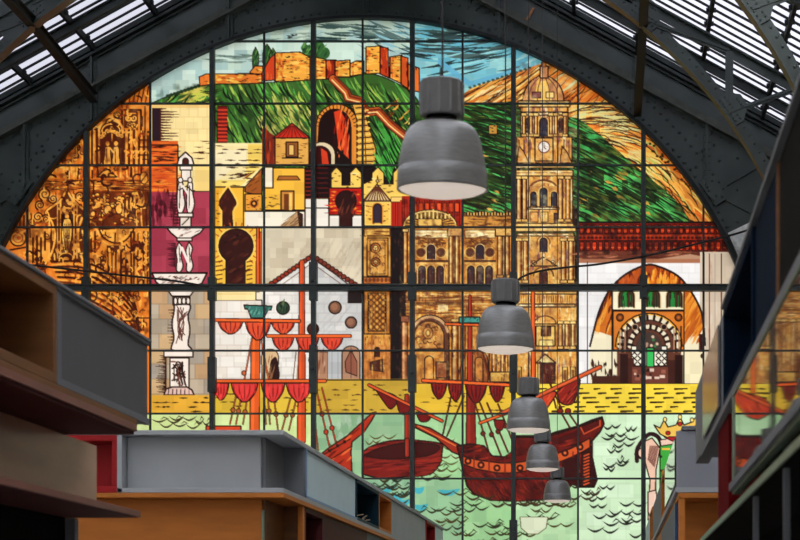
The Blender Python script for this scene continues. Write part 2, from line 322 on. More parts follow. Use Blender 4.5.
    for i in range(230): 
        x, y = U(14, 149), U(104, 338)
        if RG.random() < .5: line(arc(x, y, U(1.5, 3), U(1, 2.4), U(0, 180), U(180, 360), 5), .9, RG.choice([AD, AD, AL]))
with clip(FA):
    for i in range(230):
        x, y = U(8, 149), U(92, 338)
        if 96 < x < 126 and 128 < y < 165: continue
        if 58 < x < 76 and 205 < y < 262: continue
        k = RG.random(); a0 = U(0, 360)
        line(arc(x, y, U(2, 6.5), U(1.6, 5.5), a0, a0+U(100, 220), 7), U(1.1, 2.2), (58, 18, 8) if k < .5 else ((252, 172, 68) if k < .82 else (150, 56, 16)))
    for i in range(90):
        x, y = U(8, 149), U(95, 338); line([(x, y), (x+U(-.6, .6), y+U(5, 13))], U(.9, 1.8), RG.choice([(66, 24, 9), (66, 24, 9), (250, 180, 76)]))
with clip(FA):
    wash(0, 85, 150, 345, 7, .6, (80, 24, 8), .5, .2)
    line([(151, 80), (151, 345)], 3, (40, 14, 8))
line([(121, 321), (136, 321), (136, 318), (149, 318)], 1.6, AD)
# ---- yellow / cream block row (y 143..227, x 213..313)
rect(213, 143, 262, 186, (250, 228, 166)); rect(248, 144, 262, 163, (244, 206, 96))
poly([(236, 166), (262, 166), (240, 187), (213, 187), (213, 184)], (246, 214, 110)); rect(213, 150, 246, 180, (252, 238, 200), 0, .6)
dashes(218, 146, 258, 184, 34, (60, 28, 12), 13, 1.4, 0, 3.6); dashes(236, 174, 250, 178, 6, (60, 28, 12), 16, 1.3, 12)
rect(213, 187, 262, 227, (242, 182, 58)); line([(213, 187), (262, 187)], 1.2); poly([(245, 187), (262, 168), (262, 196), (245, 192)], (160, 84, 30), 1); streaks((246, 174, 262, 192), 8, 38, 12, 1.2, [(90, 40, 14), (200, 120, 46)])
P = sm([(228, 188), (234, 198), (236, 204), (232, 211), (233, 226)])+[(223, 226)]+sm([(223, 211), (219, 204), (221, 198), (228, 188)])
line(P, 5, (250, 200, 90)); poly(P, (62, 22, 14), 1); streaks((221, 196, 234, 224), 8, 80, 8, 2, [(90, 34, 18)])
line([(243.5, 187), (243.5, 227)], 1.2); rect(215, 190, 219, 226, (230, 160, 44)); dashes(215, 190, 219, 225, 10, INK, 4, .8)
rect(245, 194, 262, 212, (238, 160, 54), 1); ell(254, 203.5, 4, 4, (60, 24, 12), 1.2, 1, (200, 110, 40)); ell(254, 203.5, 1.5, 1.5, (240, 160, 60)); dashes(246, 196, 262, 210, 12, INK, 4, .8)
rect(245, 212, 330, 227, (244, 232, 210)); line([(245, 211), (313, 211)], 1.2)
rect(264, 167, 274, 188, (250, 232, 196), 1); rect(264, 187, 274, 210, (244, 180, 56)); poly([(273, 168), (305, 168), (305, 210), (264, 210), (264, 188), (273, 188)], (246, 186, 62), 1.2)
rect(265, 170, 272, 186, (250, 236, 206)); poly([(279, 176), (297, 176), (300, 180), (277, 180)], (170, 96, 36), .9); dashes(265, 192, 278, 208, 12, INK, 7, .8)
rect(281, 191, 294, 210, (200, 130, 56), 1.1); rect(284, 194, 289, 210, (110, 54, 20)); rect(289, 193, 292, 210, (246, 200, 100))
rect(305, 168, 316, 200, (30, 12, 10)); 
for i in range(9): line([(306, 171+i*4), (311, 171+i*4)], 1.3, (140, 36, 20))
poly([(280, 227), (297, 211), (302, 227)], (190, 150, 104)); poly([(297, 211), (303, 214), (303, 227), (299, 227)], (54, 30, 20)); streaks((282, 214, 300, 226), 12, 38, 12, .9, [(120, 76, 44)])
rect(305, 199, 328, 227, (246, 236, 222)); line([(305, 208), (328, 208)], 1.1); line([(316, 199), (316, 227)], .8); line([(305, 199), (305, 227)], 1.4); 
# crenellated wall x 313..412
rect(313, 166, 331, 198, (26, 10, 10))
for i in range(7): line([(316, 168+i*5), (328, 168+i*5)], 1, (80, 20, 16))
rect(331, 166, 412, 205, (26, 14, 12)); 
poly([(378, 168), (390, 182), (394, 166), (384, 150)], (60, 150, 56)); streaks((376, 158, 396, 182), 26, -64, 18, 1.5, [(100, 196, 80), (18, 34, 14)], 0)
for P in ([(331, 188), (331, 173), (336.5, 167), (342, 173), (342, 185), (350, 185), (350, 173), (356, 167), (361.5, 173), (361.5, 188)], [(363, 205), (363, 184), (372, 180), (372, 173), (378, 167), (384, 173), (384, 184), (393, 184), (393, 173), (399, 167), (405, 173), (405, 190), (412, 190), (412, 205)]):
    poly(P, (250, 206, 96), 1.2)
    with clip(P): dashes(331, 172, 412, 200, 60, (70, 34, 12), 5, 1.1); streaks((331, 172, 412, 200), 10, 0, 9, 2, [(252, 228, 150)])
rect(329, 188, 362, 216, (188, 30, 20), 1.1); streaks((330, 190, 361, 214), 22, 0, 12, 1.6, [(120, 14, 14), (226, 60, 30)]); dashes(330, 190, 336, 214, 12, (246, 140, 40), 6, 1.4); dashes(354, 190, 361, 214, 9, (246, 140, 40), 5, 1.2)
rect(329, 215, 362, 228, (246, 236, 222), 1.0); rect(339.5, 208, 352, 227, (54, 18, 14), 1); ell(346, 201, 10.5, 10.5, (44, 14, 12), 1); streaks((338, 193, 354, 220), 12, 70, 9, 2, [(86, 34, 24), (110, 50, 34)])
# turret
rect(364, 200, 392, 226, (248, 206, 104), 1); rect(366, 203, 389, 224, (244, 194, 84)); archwin(377.5, 204, 223, 8, (52, 40, 52), 1.2, INK, (200, 120, 40)); dashes(366, 204, 372, 223, 10, (120, 64, 20), 5, .9); dashes(383, 204, 389, 223, 10, (120, 64, 20), 5, .9)
poly([(377, 184), (391, 201), (363, 201)], (226, 196, 140), 1.1)
for i in range(9): line([(365+i*3.1, 200.5), (374.5+i*.6, 187)], 1.1, (96, 44, 24))
line([(377.5, 176), (377.5, 186)], 1.2, (80, 40, 24)); ell(377.5, 181, 1.6, 1.6, (200, 150, 90), .6)
rect(391, 200, 412, 228, (190, 40, 22)); 
for i in range(9): line([(393+i*2.4, 201), (393+i*2.4, 227)], .9, (110, 16, 12))
rect(391, 197, 412, 202, (246, 200, 110), .9)
# ---- big keyhole panel
rect(213, 228, 262, 288, (246, 190, 66), 1); rect(258.5, 232, 262, 288, (214, 90, 30), .8)
ell(236, 246, 19.5, 19.5, (250, 206, 100)); 
for i in range(22):
    t = math.radians(-150+i*15-0); 
    if math.sin(t) < .75: line([(236+20*math.cos(t), 246+20*math.sin(t)), (236+23.5*math.cos(t), 246+23.5*math.sin(t))], 1.2, (190, 90, 30))
for i in range(6): line([(216, 262+i*4.4), (222, 261+i*4.4)], 1.1, (80, 36, 14)); line([(247, 262+i*4.4), (252, 261+i*4.4)], 1.1, (80, 36, 14))
rect(226, 256, 245, 288, (56, 18, 14), 1); ell(236, 246, 17.2, 17.2, (52, 18, 14), 1.2); rect(226.6, 254, 244.4, 272, (54, 18, 14)); streaks((224, 234, 247, 284), 26, 30, 9, 2.4, [(92, 40, 26), (74, 28, 18), (36, 12, 10)])
rect(213, 288, 256, 301, (250, 226, 160), 1.1); line([(216, 294), (252, 294)], .7, (230, 190, 110)); rect(256, 288, 264, 300, (238, 224, 196), .7)
# ---- pale house with tiled gable
rect(262, 228, 362, 290, (206, 190, 162)); tiles(264, 228, 361, 289, 12, 10, [(214, 200, 172), (202, 186, 158), (220, 206, 178)], .02); streaks((292, 236, 360, 286), 40, 60, 22, 2.6, [(190, 172, 146), (212, 196, 170)], 0, .4)
rect(213, 301, 362, 380, (236, 226, 212)); tiles(213, 301, 263, 380, 14, 11, [(240, 232, 220), (246, 238, 228), (236, 224, 210)], .012, (214, 200, 186))
P = [(264, 287), (289, 271), (312, 255), (336, 271), (362, 291), (362, 380), (262, 380), (262, 287)]
poly(P, (222, 216, 208)); 
with clip(P): tiles(262, 250, 313, 380, 12, 9, [(234, 228, 218), (226, 220, 212), (240, 234, 226)], .012, (206, 198, 190)); tiles(313, 250, 362, 380, 11, 9, [(208, 206, 202), (216, 212, 206), (200, 198, 196)], .012, (190, 186, 182)); streaks((316, 290, 360, 340), 20, 50, 30, 1.6, [(190, 188, 186)], 0, .5)
line([(268, 289), (290, 273), (312, 258), (335, 274), (358, 292)], 1.3, (90, 60, 46)); line([(276, 289), (312, 263), (352, 292)], .8, (110, 80, 60))
for i in range(13):
    t = i/12; x, y = 268+t*44, 286-t*30; ell(x, y, 2.5, 2.3, (150, 46, 26), .9)
    x, y = 313+t*46, 256+t*31; ell(x, y, 2.5, 2.3, (126, 50, 34), .9)
rect(348, 289, 362, 303, (34, 22, 22), .8); 
for cx, cy, r, c in ((283, 308, 6.4, (44, 66, 46)), (335, 307.5, 6.2, (126, 84, 62)), (351, 322.5, 5.6, (128, 86, 66)), (313, 329, 5.6, (70, 28, 20)), (316, 360, 7, (150, 76, 50))): ell(cx, cy, r, r, c, 1.4); ell(cx-.6, cy-.6, r*.55, r*.6, jit(tuple(min(255, v*1.25) for v in c), .05))
streaks((279, 302, 287, 314), 8, 80, 7, 1.6, [(24, 30, 24), (90, 110, 70)])
line([(262, 300), (262, 380)], 1)
P = arc(270, 357, 8.5, 8, 180, 0)+[(278, 380), (262, 380)]
poly(P, (216, 180, 134), 1); poly(sm([(271, 360), (276, 357), (279, 368), (279, 379), (270, 379), (270, 366), (271, 360)]), (46, 20, 16)); streaks((263, 356, 274, 379), 10, 80, 10, 1, [(150, 100, 66)])
poly([(298, 352), (304, 352), (302, 380), (296, 380)], (190, 168, 140)); line([(296, 352), (293, 380)], 1, (110, 76, 54))
rect(316, 352, 328, 380, (176, 128, 98), .9); streaks((317, 352, 327, 380), 10, 84, 16, 1.2, [(140, 84, 60), (200, 160, 130)]); rect(328, 351, 342, 380, (186, 188, 188)); line([(332, 352), (332, 380)], .7, (150, 148, 148)); line([(338, 352), (338, 380)], .7, (150, 148, 148))
P = arc(351, 354, 9, 8, 180, 0)+[(360, 380), (342, 380)]
poly(P, (176, 130, 102), 1.1); poly([(351, 350), (357, 362), (357, 376), (346, 372), (345, 362)], (150, 88, 66), .9); line([(351, 348), (351, 378)], .9)
# ---- brick tower x 362..391
rect(362, 227, 392, 386, (226, 158, 66)); 
rect(364, 228, 390, 236, (240, 190, 90), 1); dashes(364, 229, 390, 236, 14, (130, 70, 26), 14, .9)
rect(367, 238, 388, 276, (214, 146, 60), 1); rect(370, 240, 385, 274, (226, 160, 74), .9); 
for cy, r in ((248, 5), (262, 4.4)): ell(375.5, cy, r, r, (186, 108, 44), 1.1); ell(375.5, cy, r*.5, r*.5, (250, 214, 130), .7)
for i in range(30): line(arc(U(369, 386), U(241, 274), 1.5, 1.5, U(0, 90), U(180, 300), 4), .7, (120, 64, 24))
rect(363, 277, 391, 284, (196, 110, 44), 1)
for i in range(7): ell(366+i*4, 280, 1.6, 2, (120, 56, 24))
rect(364, 290, 390, 334, (196, 124, 46), 1); rect(368, 293, 386, 331, (222, 150, 60), 1)
for i in range(6):
    for j in range(3): ell(371+j*6, 297+i*6, 2.5, 2.8, (176, 104, 36), .8); ell(371+j*6, 297+i*6, 1, 1, (240, 180, 80))
dashes(364, 291, 390, 333, 40, (130, 70, 24), 5, .8, 45); line([(364, 337), (390, 337)], 2, (110, 50, 22)); rect(363, 336, 391, 345, (226, 160, 70)); dashes(364, 336, 390, 345, 16, (110, 56, 24), 6, 1.1, 90)
rect(363, 345, 391, 384, (206, 130, 58)); streaks((363, 340, 391, 384), 34, 90, 16, 2, [(226, 150, 74), (176, 98, 40), (196, 116, 50)]); archwin(377, 347, 357, 5, (60, 26, 16), .8); poly([(370, 362), (383, 359), (383, 372), (370, 370)], (70, 30, 20), .7)
streaks((363, 230, 391, 384), 30, 90, 14, 1.4, [(246, 196, 100), (170, 96, 38)], 0, .6); line([(363, 228), (363, 384)], 1.4); line([(391, 228), (391, 384)], 1.4)
rect(391, 228, 406, 384, (24, 14, 14)); dashes(393, 232, 405, 380, 22, (70, 40, 34), 8, 1.4, 90)
# ---- cathedral body
CB = (206, 134, 54)
rect(400, 200, 414, 227, (180, 40, 22)); rect(402, 196, 462, 228, (166, 36, 20))
for i in range(24): line([(402+i*2.5, 200), (402+i*2.5, 227)], .8, (96, 14, 10))
for i in range(8): rect(413+i*6, 203, 417+i*6, 212, jit((214, 70, 30), .2), .6)
P = arc(430, 226, 27, 16, 180, 0); poly(P, (226, 160, 66), 1.1); 
for i in range(14): a = math.radians(12+i*12); line([(431+12*math.cos(a), 226-8*math.sin(a)), (431+26*math.cos(a), 226-15*math.sin(a))], 1.2, (70, 30, 12))
for i in range(9): rect(416+i*4, 209+abs(i-4)*1.2, 418.6+i*4, 219, (246, 206, 110), .7)
line(arc(430, 226, 26, 15, 180, 0), 1.4, (250, 206, 120)); rect(418, 219, 442, 226, (240, 190, 96), .8)
rect(462, 214, 513, 228, (214, 146, 62), 1); dashes(464, 215, 512, 226, 30, (110, 60, 24), 14, 1.1); 
for i in range(16): rect(464+i*3, 212+U(-1, 1), 466+i*3, 216, (232, 176, 90), .5)
rect(406, 228, 514, 384, CB)
streaks((406, 228, 514, 384), 300, 90, 18, 2.6, [(236, 172, 76), (186, 108, 40), (226, 150, 58), (160, 84, 34), (244, 196, 104)], 0, .9)
streaks((406, 228, 448, 384), 60, 90, 14, 2, [(140, 66, 44), (120, 62, 60)], 0, .5)
def facade_bay(x0, x1):
    cx = (x0+x1)/2
    rect(x0, 230, x1, 238, (250, 216, 140), .9); line([(x0, 233), (x1, 233)], .8, BR); dashes(x0+2, 235, x1-2, 244, 30, (120, 66, 26), 12, 1.2); dashes(x0+4, 231, x1-4, 236, 10, (255, 236, 180), 16, 1.4)
    for i in range(24): line(arc(U(x0+2, x1-2), U(240, 248), 2, 1.6, U(0, 90), U(150, 300), 4), .9, (96, 50, 20))
    for dx in (-10, 10): ell(cx+dx, 252.5, 4, 4, (66, 34, 26), 1.3, 1, (120, 66, 30)); ell(cx+dx-.5, 252.5, 2.2, 2.6, (96, 54, 40)); line(arc(cx+dx, 252.5, 5.2, 5.2, 20, 340), .9, (240, 190, 100))
    archwin(cx, 245, 259, 7.5, (48, 40, 52), 1.2, INK, (250, 222, 160))
    line([(x0, 261), (x1, 261)], 2, (60, 32, 20)); line([(x0, 263.5), (x1, 263.5)], 1.4, (240, 190, 100))
    for dx in (-9, 0, 9): archwin(cx+dx, 266, 286, 6.8, (54, 38, 46), 1.2, INK, (246, 196, 104)); line([(cx+dx-1, 270), (cx+dx-1, 285)], .8, (110, 60, 40))
facade_bay(415, 447); facade_bay(465, 495)
def column(x, y0, y1, w, c=(226, 158, 70)):
    rect(x-w/2, y0, x+w/2, y1, c, 1.1); line([(x-w*.12, y0), (x-w*.12, y1)], w*.22, (250, 212, 140)); line([(x+w*.3, y0), (x+w*.3, y1)], w*.22, (150, 80, 36)); rect(x-w/2-1, y0-3, x+w/2+1, y0, (246, 200, 110), .8); rect(x-w/2-1, y1-3, x+w/2+1, y1, (236, 184, 96), .8)
for x, y0, y1, w in ((405.5, 232, 286, 4), (451, 236, 286, 4), (457, 236, 286, 4), (500, 236, 278, 5), (507, 236, 278, 5)): column(x, y0, y1, w)
rect(495.5, 228, 513, 236, (232, 180, 96), 1); rect(448, 228, 462, 236, (214, 160, 90), .9)
for i in range(8): y = 291+i*3.2; line([(406, y), (514, y)], RG.choice([.8, 1.2, 1.7]), RG.choice([(90, 44, 22), (130, 70, 30), (250, 210, 130)]))
rect(415, 302, 462, 305, (60, 34, 22)); 
for i in range(30): line([(415+i*1.6, 302), (415+i*1.6, 305)], .5, (226, 160, 80))
rect(438, 305, 448, 312, (250, 220, 150)); dashes(415, 290, 513, 318, 60, (110, 60, 26), 14, 1.1); dashes(415, 290, 513, 318, 40, (250, 206, 120), 14, 1.2)
poly(arc(430, 334, 19, 19, 180, 0)+[(449, 383), (413, 383)], (96, 52, 34), 1.1); line(arc(430, 335, 18, 18, 180, 10), 2.6, (226, 176, 120)); poly(arc(429, 337, 15, 16, 180, 0)+[(444, 349), (414, 349)], (206, 136, 60), 1)
for i in range(26): line(arc(U(418, 441), U(326, 347), U(1.5, 3), U(1.5, 3), U(0, 120), U(180, 320), 5), 1.0, RG.choice([(90, 44, 20), (246, 196, 104), (90, 44, 20)]))
ell(428, 333, 5, 6, (216, 150, 70), 1.1, 1, (110, 56, 26)); ell(428, 333, 2, 3, (246, 200, 110), .6)
rect(414, 351, 444, 383, (216, 144, 60)); archwin(429, 356, 378, 9, (226, 150, 60), 1.3); rect(436, 362, 447, 378, (150, 78, 40), 1)
column(455, 322, 383, 6); column(404.5, 322, 383, 6, (206, 120, 70)); rect(401, 316, 409, 322, (160, 90, 60), .9)
for x in (463, 487, 494, 503, 510): column(x, 322, 383, 4.4, (196, 118, 48))
poly(arc(479, 362, 9, 12, 180, 0)+[(488, 383), (470, 383)], (170, 96, 44), 1.1); archwin(479, 357, 383, 8, (206, 130, 56), 1)
rect(490, 372, 512, 382, (214, 160, 70), 1)
for i in range(70): x, y = U(448, 512), U(318, 380); line([(x, y), (x+U(-1, 1), y+U(3, 9))], .9, (96, 48, 24))
# ---- cathedral tower x 516..577
def tstage(x0, x1, y0, y1, n=70):
    rect(x0, y0, x1, y1, (232, 168, 78), 1.2)
    with clip(R4(x0, y0, x1, y1)): streaks((x0, y0, x1, y1), n, 90, 14, 2.4, [(250, 206, 116), (236, 164, 70), (206, 128, 52), (250, 224, 160), (170, 96, 50), (150, 90, 90)], 0, .9)
def cornice(x0, x1, y, h=5):
    rect(x0, y, x1, y+h, (244, 196, 108), 1); line([(x0, y+h*.45), (x1, y+h*.45)], .9, (110, 60, 34)); dashes(x0+3, y+1, x1-3, y+h-1, 9, (255, 232, 176), 9, 1.2)
P = arc(543.5, 101, 20.5, 25, 180, 0); poly(P, (206, 142, 84), 1.4)
with clip(P): streaks((523, 76, 564, 101), 40, 85, 14, 2, [(226, 166, 100), (170, 110, 90), (236, 180, 90), (190, 124, 70)]); poly([(537, 82), (548, 80), (552, 100), (534, 100)], (246, 196, 96)); rect(532, 92, 541, 98, (120, 60, 60), .7); rect(546, 92, 554, 98, (250, 210, 120), .5)
for dx in (-14, -6, 6, 14): line(sm([(543.5+dx*.35, 78), (543.5+dx*.9, 88), (543.5+dx, 100)]), .9, (110, 60, 46))
rect(540, 66, 548, 78, (206, 140, 90), 1); rect(541.6, 62, 546, 67, (190, 110, 60), .9); line([(544, 56), (544, 63)], 1.6, (150, 80, 40)); line([(542.3, 67), (542.3, 77)], 1, (250, 200, 130))
tstage(521, 568, 101, 137); cornice(518, 570, 101, 6); cornice(521, 567, 112, 3)
for x in (524, 531, 536, 551, 556, 565): column(x, 116, 137, 3.2)
archwin(527.5, 118, 133, 4, (60, 36, 34), 1); archwin(543.5, 118, 138, 7.5, (40, 44, 66), 1.4, INK, (250, 206, 120)); archwin(561, 118, 133, 4, (60, 36, 34), 1)
tstage(517, 572, 137, 163); 
for x in (519, 524, 530, 536, 552, 558, 564, 569): line([(x, 140), (x, 162)], 1.1, (110, 58, 30))
for x0 in (517, 560): poly([(x0, 163), (x0+2, 146), (x0+7, 152), (x0+12, 163)], (216, 150, 76), 1)
rect(535, 138, 553, 161, (236, 176, 90), 1); ell(544, 147, 6.3, 6.3, (120, 60, 40)); ell(544, 147, 5.2, 5.2, (244, 232, 220)); line([(544, 143), (544, 147.5), (546, 149)], .8, (60, 40, 40))
cornice(514.5, 574, 164, 4); cornice(516, 573, 170, 6)
tstage(516.5, 572.5, 176, 224)
for x in (519, 524.5, 560.5, 568): column(x, 179, 222, 4.4)
line(arc(543.5, 192, 15, 12, 180, 0), 2, (120, 64, 34)); line(arc(543.5, 192, 13, 10, 180, 0), 1.2, (250, 210, 130)); rect(530, 186, 557, 208, (206, 140, 66))
for cx, y0, w in ((533.5, 192, 5.6), (543.5, 188, 7.2), (554, 192, 5.6)): archwin(cx, y0, 206, w, (44, 46, 58), 1.3, INK, (240, 190, 104))
cornice(528, 559, 207, 2.5); rect(530, 212, 538, 222, (226, 150, 70), .9); rect(541, 212, 548, 222, (246, 200, 110), .9); rect(554, 213, 558, 223, (60, 30, 30), .6)
cornice(514.5, 576, 223.5, 8); cornice(517, 574, 233, 3)
tstage(516.5, 575, 236, 287, 80)
for x in (519, 525.5, 563.5, 571): column(x, 241, 283, 4.8)
archwin(543.5, 238, 252, 7, (50, 44, 56), 1.3, INK, (244, 200, 120)); line(arc(543.5, 242, 6.5, 6, 200, -20), 1.2, (120, 64, 30))
poly([(530, 266), (543, 257), (557, 266)], (236, 176, 90), 1.2); line([(533, 265), (550, 256)], 1.2, (250, 214, 140)); spiral(534, 262, 3, 1, INK); spiral(553, 262, 3, 1, INK); line(arc(543.5, 276, 10, 9, 180, 0), 1.6, (110, 60, 30)); archwin(543.5, 270, 287, 8, (66, 30, 26), 1.2, INK, (244, 196, 104))
tstage(516.5, 577, 288, 350, 90); cornice(516, 577, 290, 4); cornice(518, 575, 304, 3)
for i in range(24): line([(519+i*2.3, 296), (519+i*2.3, 302)], .8, (130, 74, 36))
for x in (519, 525, 560.5, 567, 573): column(x, 324, 349, 4)
line(arc(545, 324, 11, 8, 180, 0), 1.4, (110, 60, 30)); line([(534, 324), (556, 324)], 1.2); rect(536, 326, 555, 346, (244, 196, 96), 1); rect(541, 327, 551, 336, (90, 46, 30), .9); line([(546, 326), (546, 337)], .8, (240, 190, 100)); rect(539, 340, 553, 346, (252, 224, 130), .8)
tstage(516.5, 577, 351, 384, 50)
for x in (519, 565, 573): rect(x-2.5, 367, x+2.5, 382, (246, 200, 96), .8); rect(x-1.2, 370, x+1.2, 380, (120, 66, 30))
poly([(536, 363), (545, 354), (556, 363)], (240, 214, 140), 1.3); rect(538, 363, 555, 384, (70, 26, 18), 1); line([(539, 364), (539, 384)], 1, (240, 196, 110)); streaks((541, 366, 553, 384), 8, 90, 12, 1, [(120, 50, 30)])
line([(577.5, 228), (577.5, 384)], 2.2); rect(573, 208, 578, 226, (26, 20, 14))
wash(400, 228, 514, 384, 8, .42, (80, 38, 28), .5, .35); wash(400, 228, 514, 384, 3, .35, (90, 40, 20), .55, .25)
wash(516, 62, 577, 384, 7, .35, (110, 60, 50), .5, .4); wash(516, 100, 577, 384, 2.6, .3, (90, 44, 20), .56, .3)
wash(364, 228, 391, 384, 5, .45, (96, 44, 20), .45, .2); wash(402, 198, 513, 228, 4, .5, (50, 12, 8), .48, .1)
# ---- tiled roof band right
rect(578, 222, 745, 254, (120, 22, 12)); rect(578, 221.5, 745, 223.5, (30, 14, 10))
for r, (y0, y1) in enumerate(((225, 233), (242, 250))):
    for i in range(25): 
        x = 580+i*6.2; f = U(.7, 1.1) if x < 720 else U(.4, .8); poly(sm([(x, y0), (x+3.6, y0), (x+4, (y0+y1)/2), (x+3.4, y1), (x+.4, y1), (x-.2, (y0+y1)/2)]), (214*f, 58*f, 22*f), 1.0, 1, (40, 10, 8)); line([(x+.6, y0+3), (x+3.2, y0+3)], .7, (120, 24, 12)); line([(x+.6, y0+5.6), (x+3.2, y0+5.6)], .6, (250, 110, 50))
rect(578, 234, 745, 240.5, (176, 44, 18), .8)
for i in range(40): rect(579+i*4, 235.5, 581.6+i*4, 239, (60, 14, 8)); 
line([(578, 236), (745, 236)], .6, (230, 90, 40)); rect(578, 251, 745, 262, (112, 54, 36)); streaks((578, 252, 745, 262), 50, 0, 20, 1.6, [(150, 84, 56), (90, 36, 24), (176, 110, 80)])
wash(578, 224, 745, 254, 7, .7, (26, 8, 8), .4); wash(578, 250, 745, 262, 6, .5, (60, 26, 20), .45)
# ---- courtyard gate building
rect(578, 261, 700, 384, (240, 236, 234)); tiles(578, 262, 700, 384, 13, 11, [(240, 237, 235), (236, 233, 232), (244, 240, 238)], .008, (226, 222, 220))
poly([(640, 262), (700, 262), (700, 256), (690, 254)], (186, 140, 110)); rect(578, 259, 702, 263, (170, 110, 78)); 
rect(700, 252, 745, 400, (214, 194, 170)); streaks((702, 256, 742, 396), 40, 90, 24, 2.4, [(222, 206, 184), (204, 182, 158), (196, 160, 140)], 0, .7); 
for x, c in ((704, (50, 26, 20)), (709.5, (110, 44, 36)), (721.5, (60, 20, 20)), (715, (190, 170, 150))): line([(x, 254), (x, 395)], 1.3, c)
line([(587.5, 262), (587.5, 384)], 1, (70, 56, 60))
D = sm([(590, 346), (592, 338), (597, 318), (602, 304), (611, 288), (626, 274), (646, 265), (660, 267), (678, 276), (690, 290), (699, 306), (703, 320), (705, 345)])
poly(D+[(705, 384), (590, 384)], (242, 230, 196)); 
DD = D+[(705, 333), (696, 326), (690, 340), (684, 348), (612, 334), (608, 336), (600, 326), (594, 334)]
with clip(D+[(705, 384), (590, 384)]):
    poly([(585, 330), (600, 332), (612, 336), (612, 262), (684, 262), (684, 346), (698, 324), (712, 326), (712, 250), (585, 250)], (206, 108, 30))
    rect(604, 262, 690, 288, (168, 70, 26))
    streaks((594, 266, 612, 330), 50, 74, 18, 2.6, [(110, 40, 14), (236, 150, 50), (80, 28, 12), (246, 170, 70)])
    streaks((684, 290, 706, 340), 50, 62, 20, 2.8, [(232, 140, 40), (246, 164, 60), (190, 90, 26)])
    streaks((612, 264, 690, 287), 60, 86, 12, 3, [(96, 30, 16), (130, 46, 20), (206, 96, 30)]); streaks((646, 272, 676, 286), 40, 86, 10, 2.6, [(246, 150, 40), (250, 176, 60), (226, 120, 30)]); streaks((616, 272, 642, 286), 20, 80, 10, 2.4, [(190, 84, 30)])
line(D, 2.0); line([(612, 284), (612, 384)], 1.6); line([(684, 284), (684, 345)], 1.6)
rect(612.5, 288, 684, 310, (248, 236, 200), 1.3)
for cx in (626.5, 652, 674.5): archwin(cx, 289, 307, 15, (70, 56, 40), 1.3, INK, (190, 160, 110)); archwin(cx, 291, 307, 9, (36, 130, 56), .8); line([(cx+2, 292), (cx+2, 306)], 3, (66, 40, 26)); streaks((cx-6, 292, cx+6, 306), 8, 90, 6, 1, [(40, 24, 16)])
rect(613, 311, 684, 350, (216, 122, 40), 1); 
poly(arc(649, 346, 32, 31, 180, 0)+[(681, 384), (617, 384)], (96, 54, 38)); line(arc(649, 346, 32.5, 32, 180, 0), 3, INK); line(arc(649, 346, 31.5, 31, 180, 0), 2.2, (246, 180, 60))
for cx, cy in ((620, 317.5), (678.5, 317.5)): ell(cx, cy, 3.6, 3.6, (120, 60, 24), 1.2); ell(cx, cy, 1.4, 1.4, (190, 100, 40))
for k, (r, n, w) in enumerate(((28.5, 26, 5), (19, 20, 4.5))):
    line(arc(649, 346, r, r, 180, 0), w, (240, 226, 196))
    for i in range(n):
        t = math.pi*(i+.5)/n
        if i % 2: line([(649+(r-2)*math.cos(t), 346-(r-2)*math.sin(t)), (649+(r+2)*math.cos(t), 346-(r+2)*math.sin(t))], 2.6, INK)
    line(arc(649, 346, r-w/2, r-w/2, 180, 0), 1, INK)
for cx, cy in ((635, 327), (664, 327)): ell(cx, cy, 3, 3, (30, 14, 12), 1, 1, (176, 140, 110))
for x in (620, 625, 674, 679): line([(x, 330), (x, 352)], 1.6, (176, 130, 100)); line([(x+2, 326), (x+2, 352)], 1, INK)
rect(631.5, 346, 667, 366, (246, 240, 220), 1.2); poly(arc(649, 348, 13, 16, 180, 0)+[(662, 350), (636, 350)], (70, 54, 46)); 
for i in range(12): ell(U(640, 658), U(336, 348), 1.5, 1.5, RG.choice([(226, 190, 160), (60, 120, 70), (180, 140, 120)]))
for x0 in (632, 638, 650, 656, 662):
    if x0 == 650: continue
    for y0 in (350, 356, 362): line([(x0, y0), (x0+5, y0+5)], 1, INK); line([(x0+5, y0), (x0, y0+5)], 1, INK)
rect(646.5, 348, 654, 367, (60, 196, 96), 1); line([(654, 348), (654, 367)], 1.2)
rect(618, 350, 681, 352, INK); rect(620, 354, 628, 384, (44, 18, 14)); rect(628, 358, 634, 384, (70, 32, 22)); rect(675, 355, 683, 384, (40, 16, 12)); rect(667, 360, 675, 384, (66, 30, 22))
rect(632, 367, 668, 384, (110, 56, 44)); 
for i in range(16): rect(*(lambda x, y: (x, y, x+U(2, 6), y+U(2, 4)))(U(632, 662), U(368, 380)), RG.choice([(230, 200, 180), (70, 28, 20), (150, 90, 70), (50, 20, 16)]))
streaks((590, 362, 620, 382), 30, 90, 8, 1.7, [(60, 30, 20), (40, 20, 14)]); rect(592, 376, 620, 384, (70, 34, 22)); rect(684, 350, 702, 384, (246, 232, 190)); rect(699, 334, 704, 352, (60, 20, 16)); ell(702, 356, 1.6, 2.4, (60, 30, 20))
line([(684, 384), (684, 350)], 1.4); line([(578, 384), (745, 384)], 1.5)
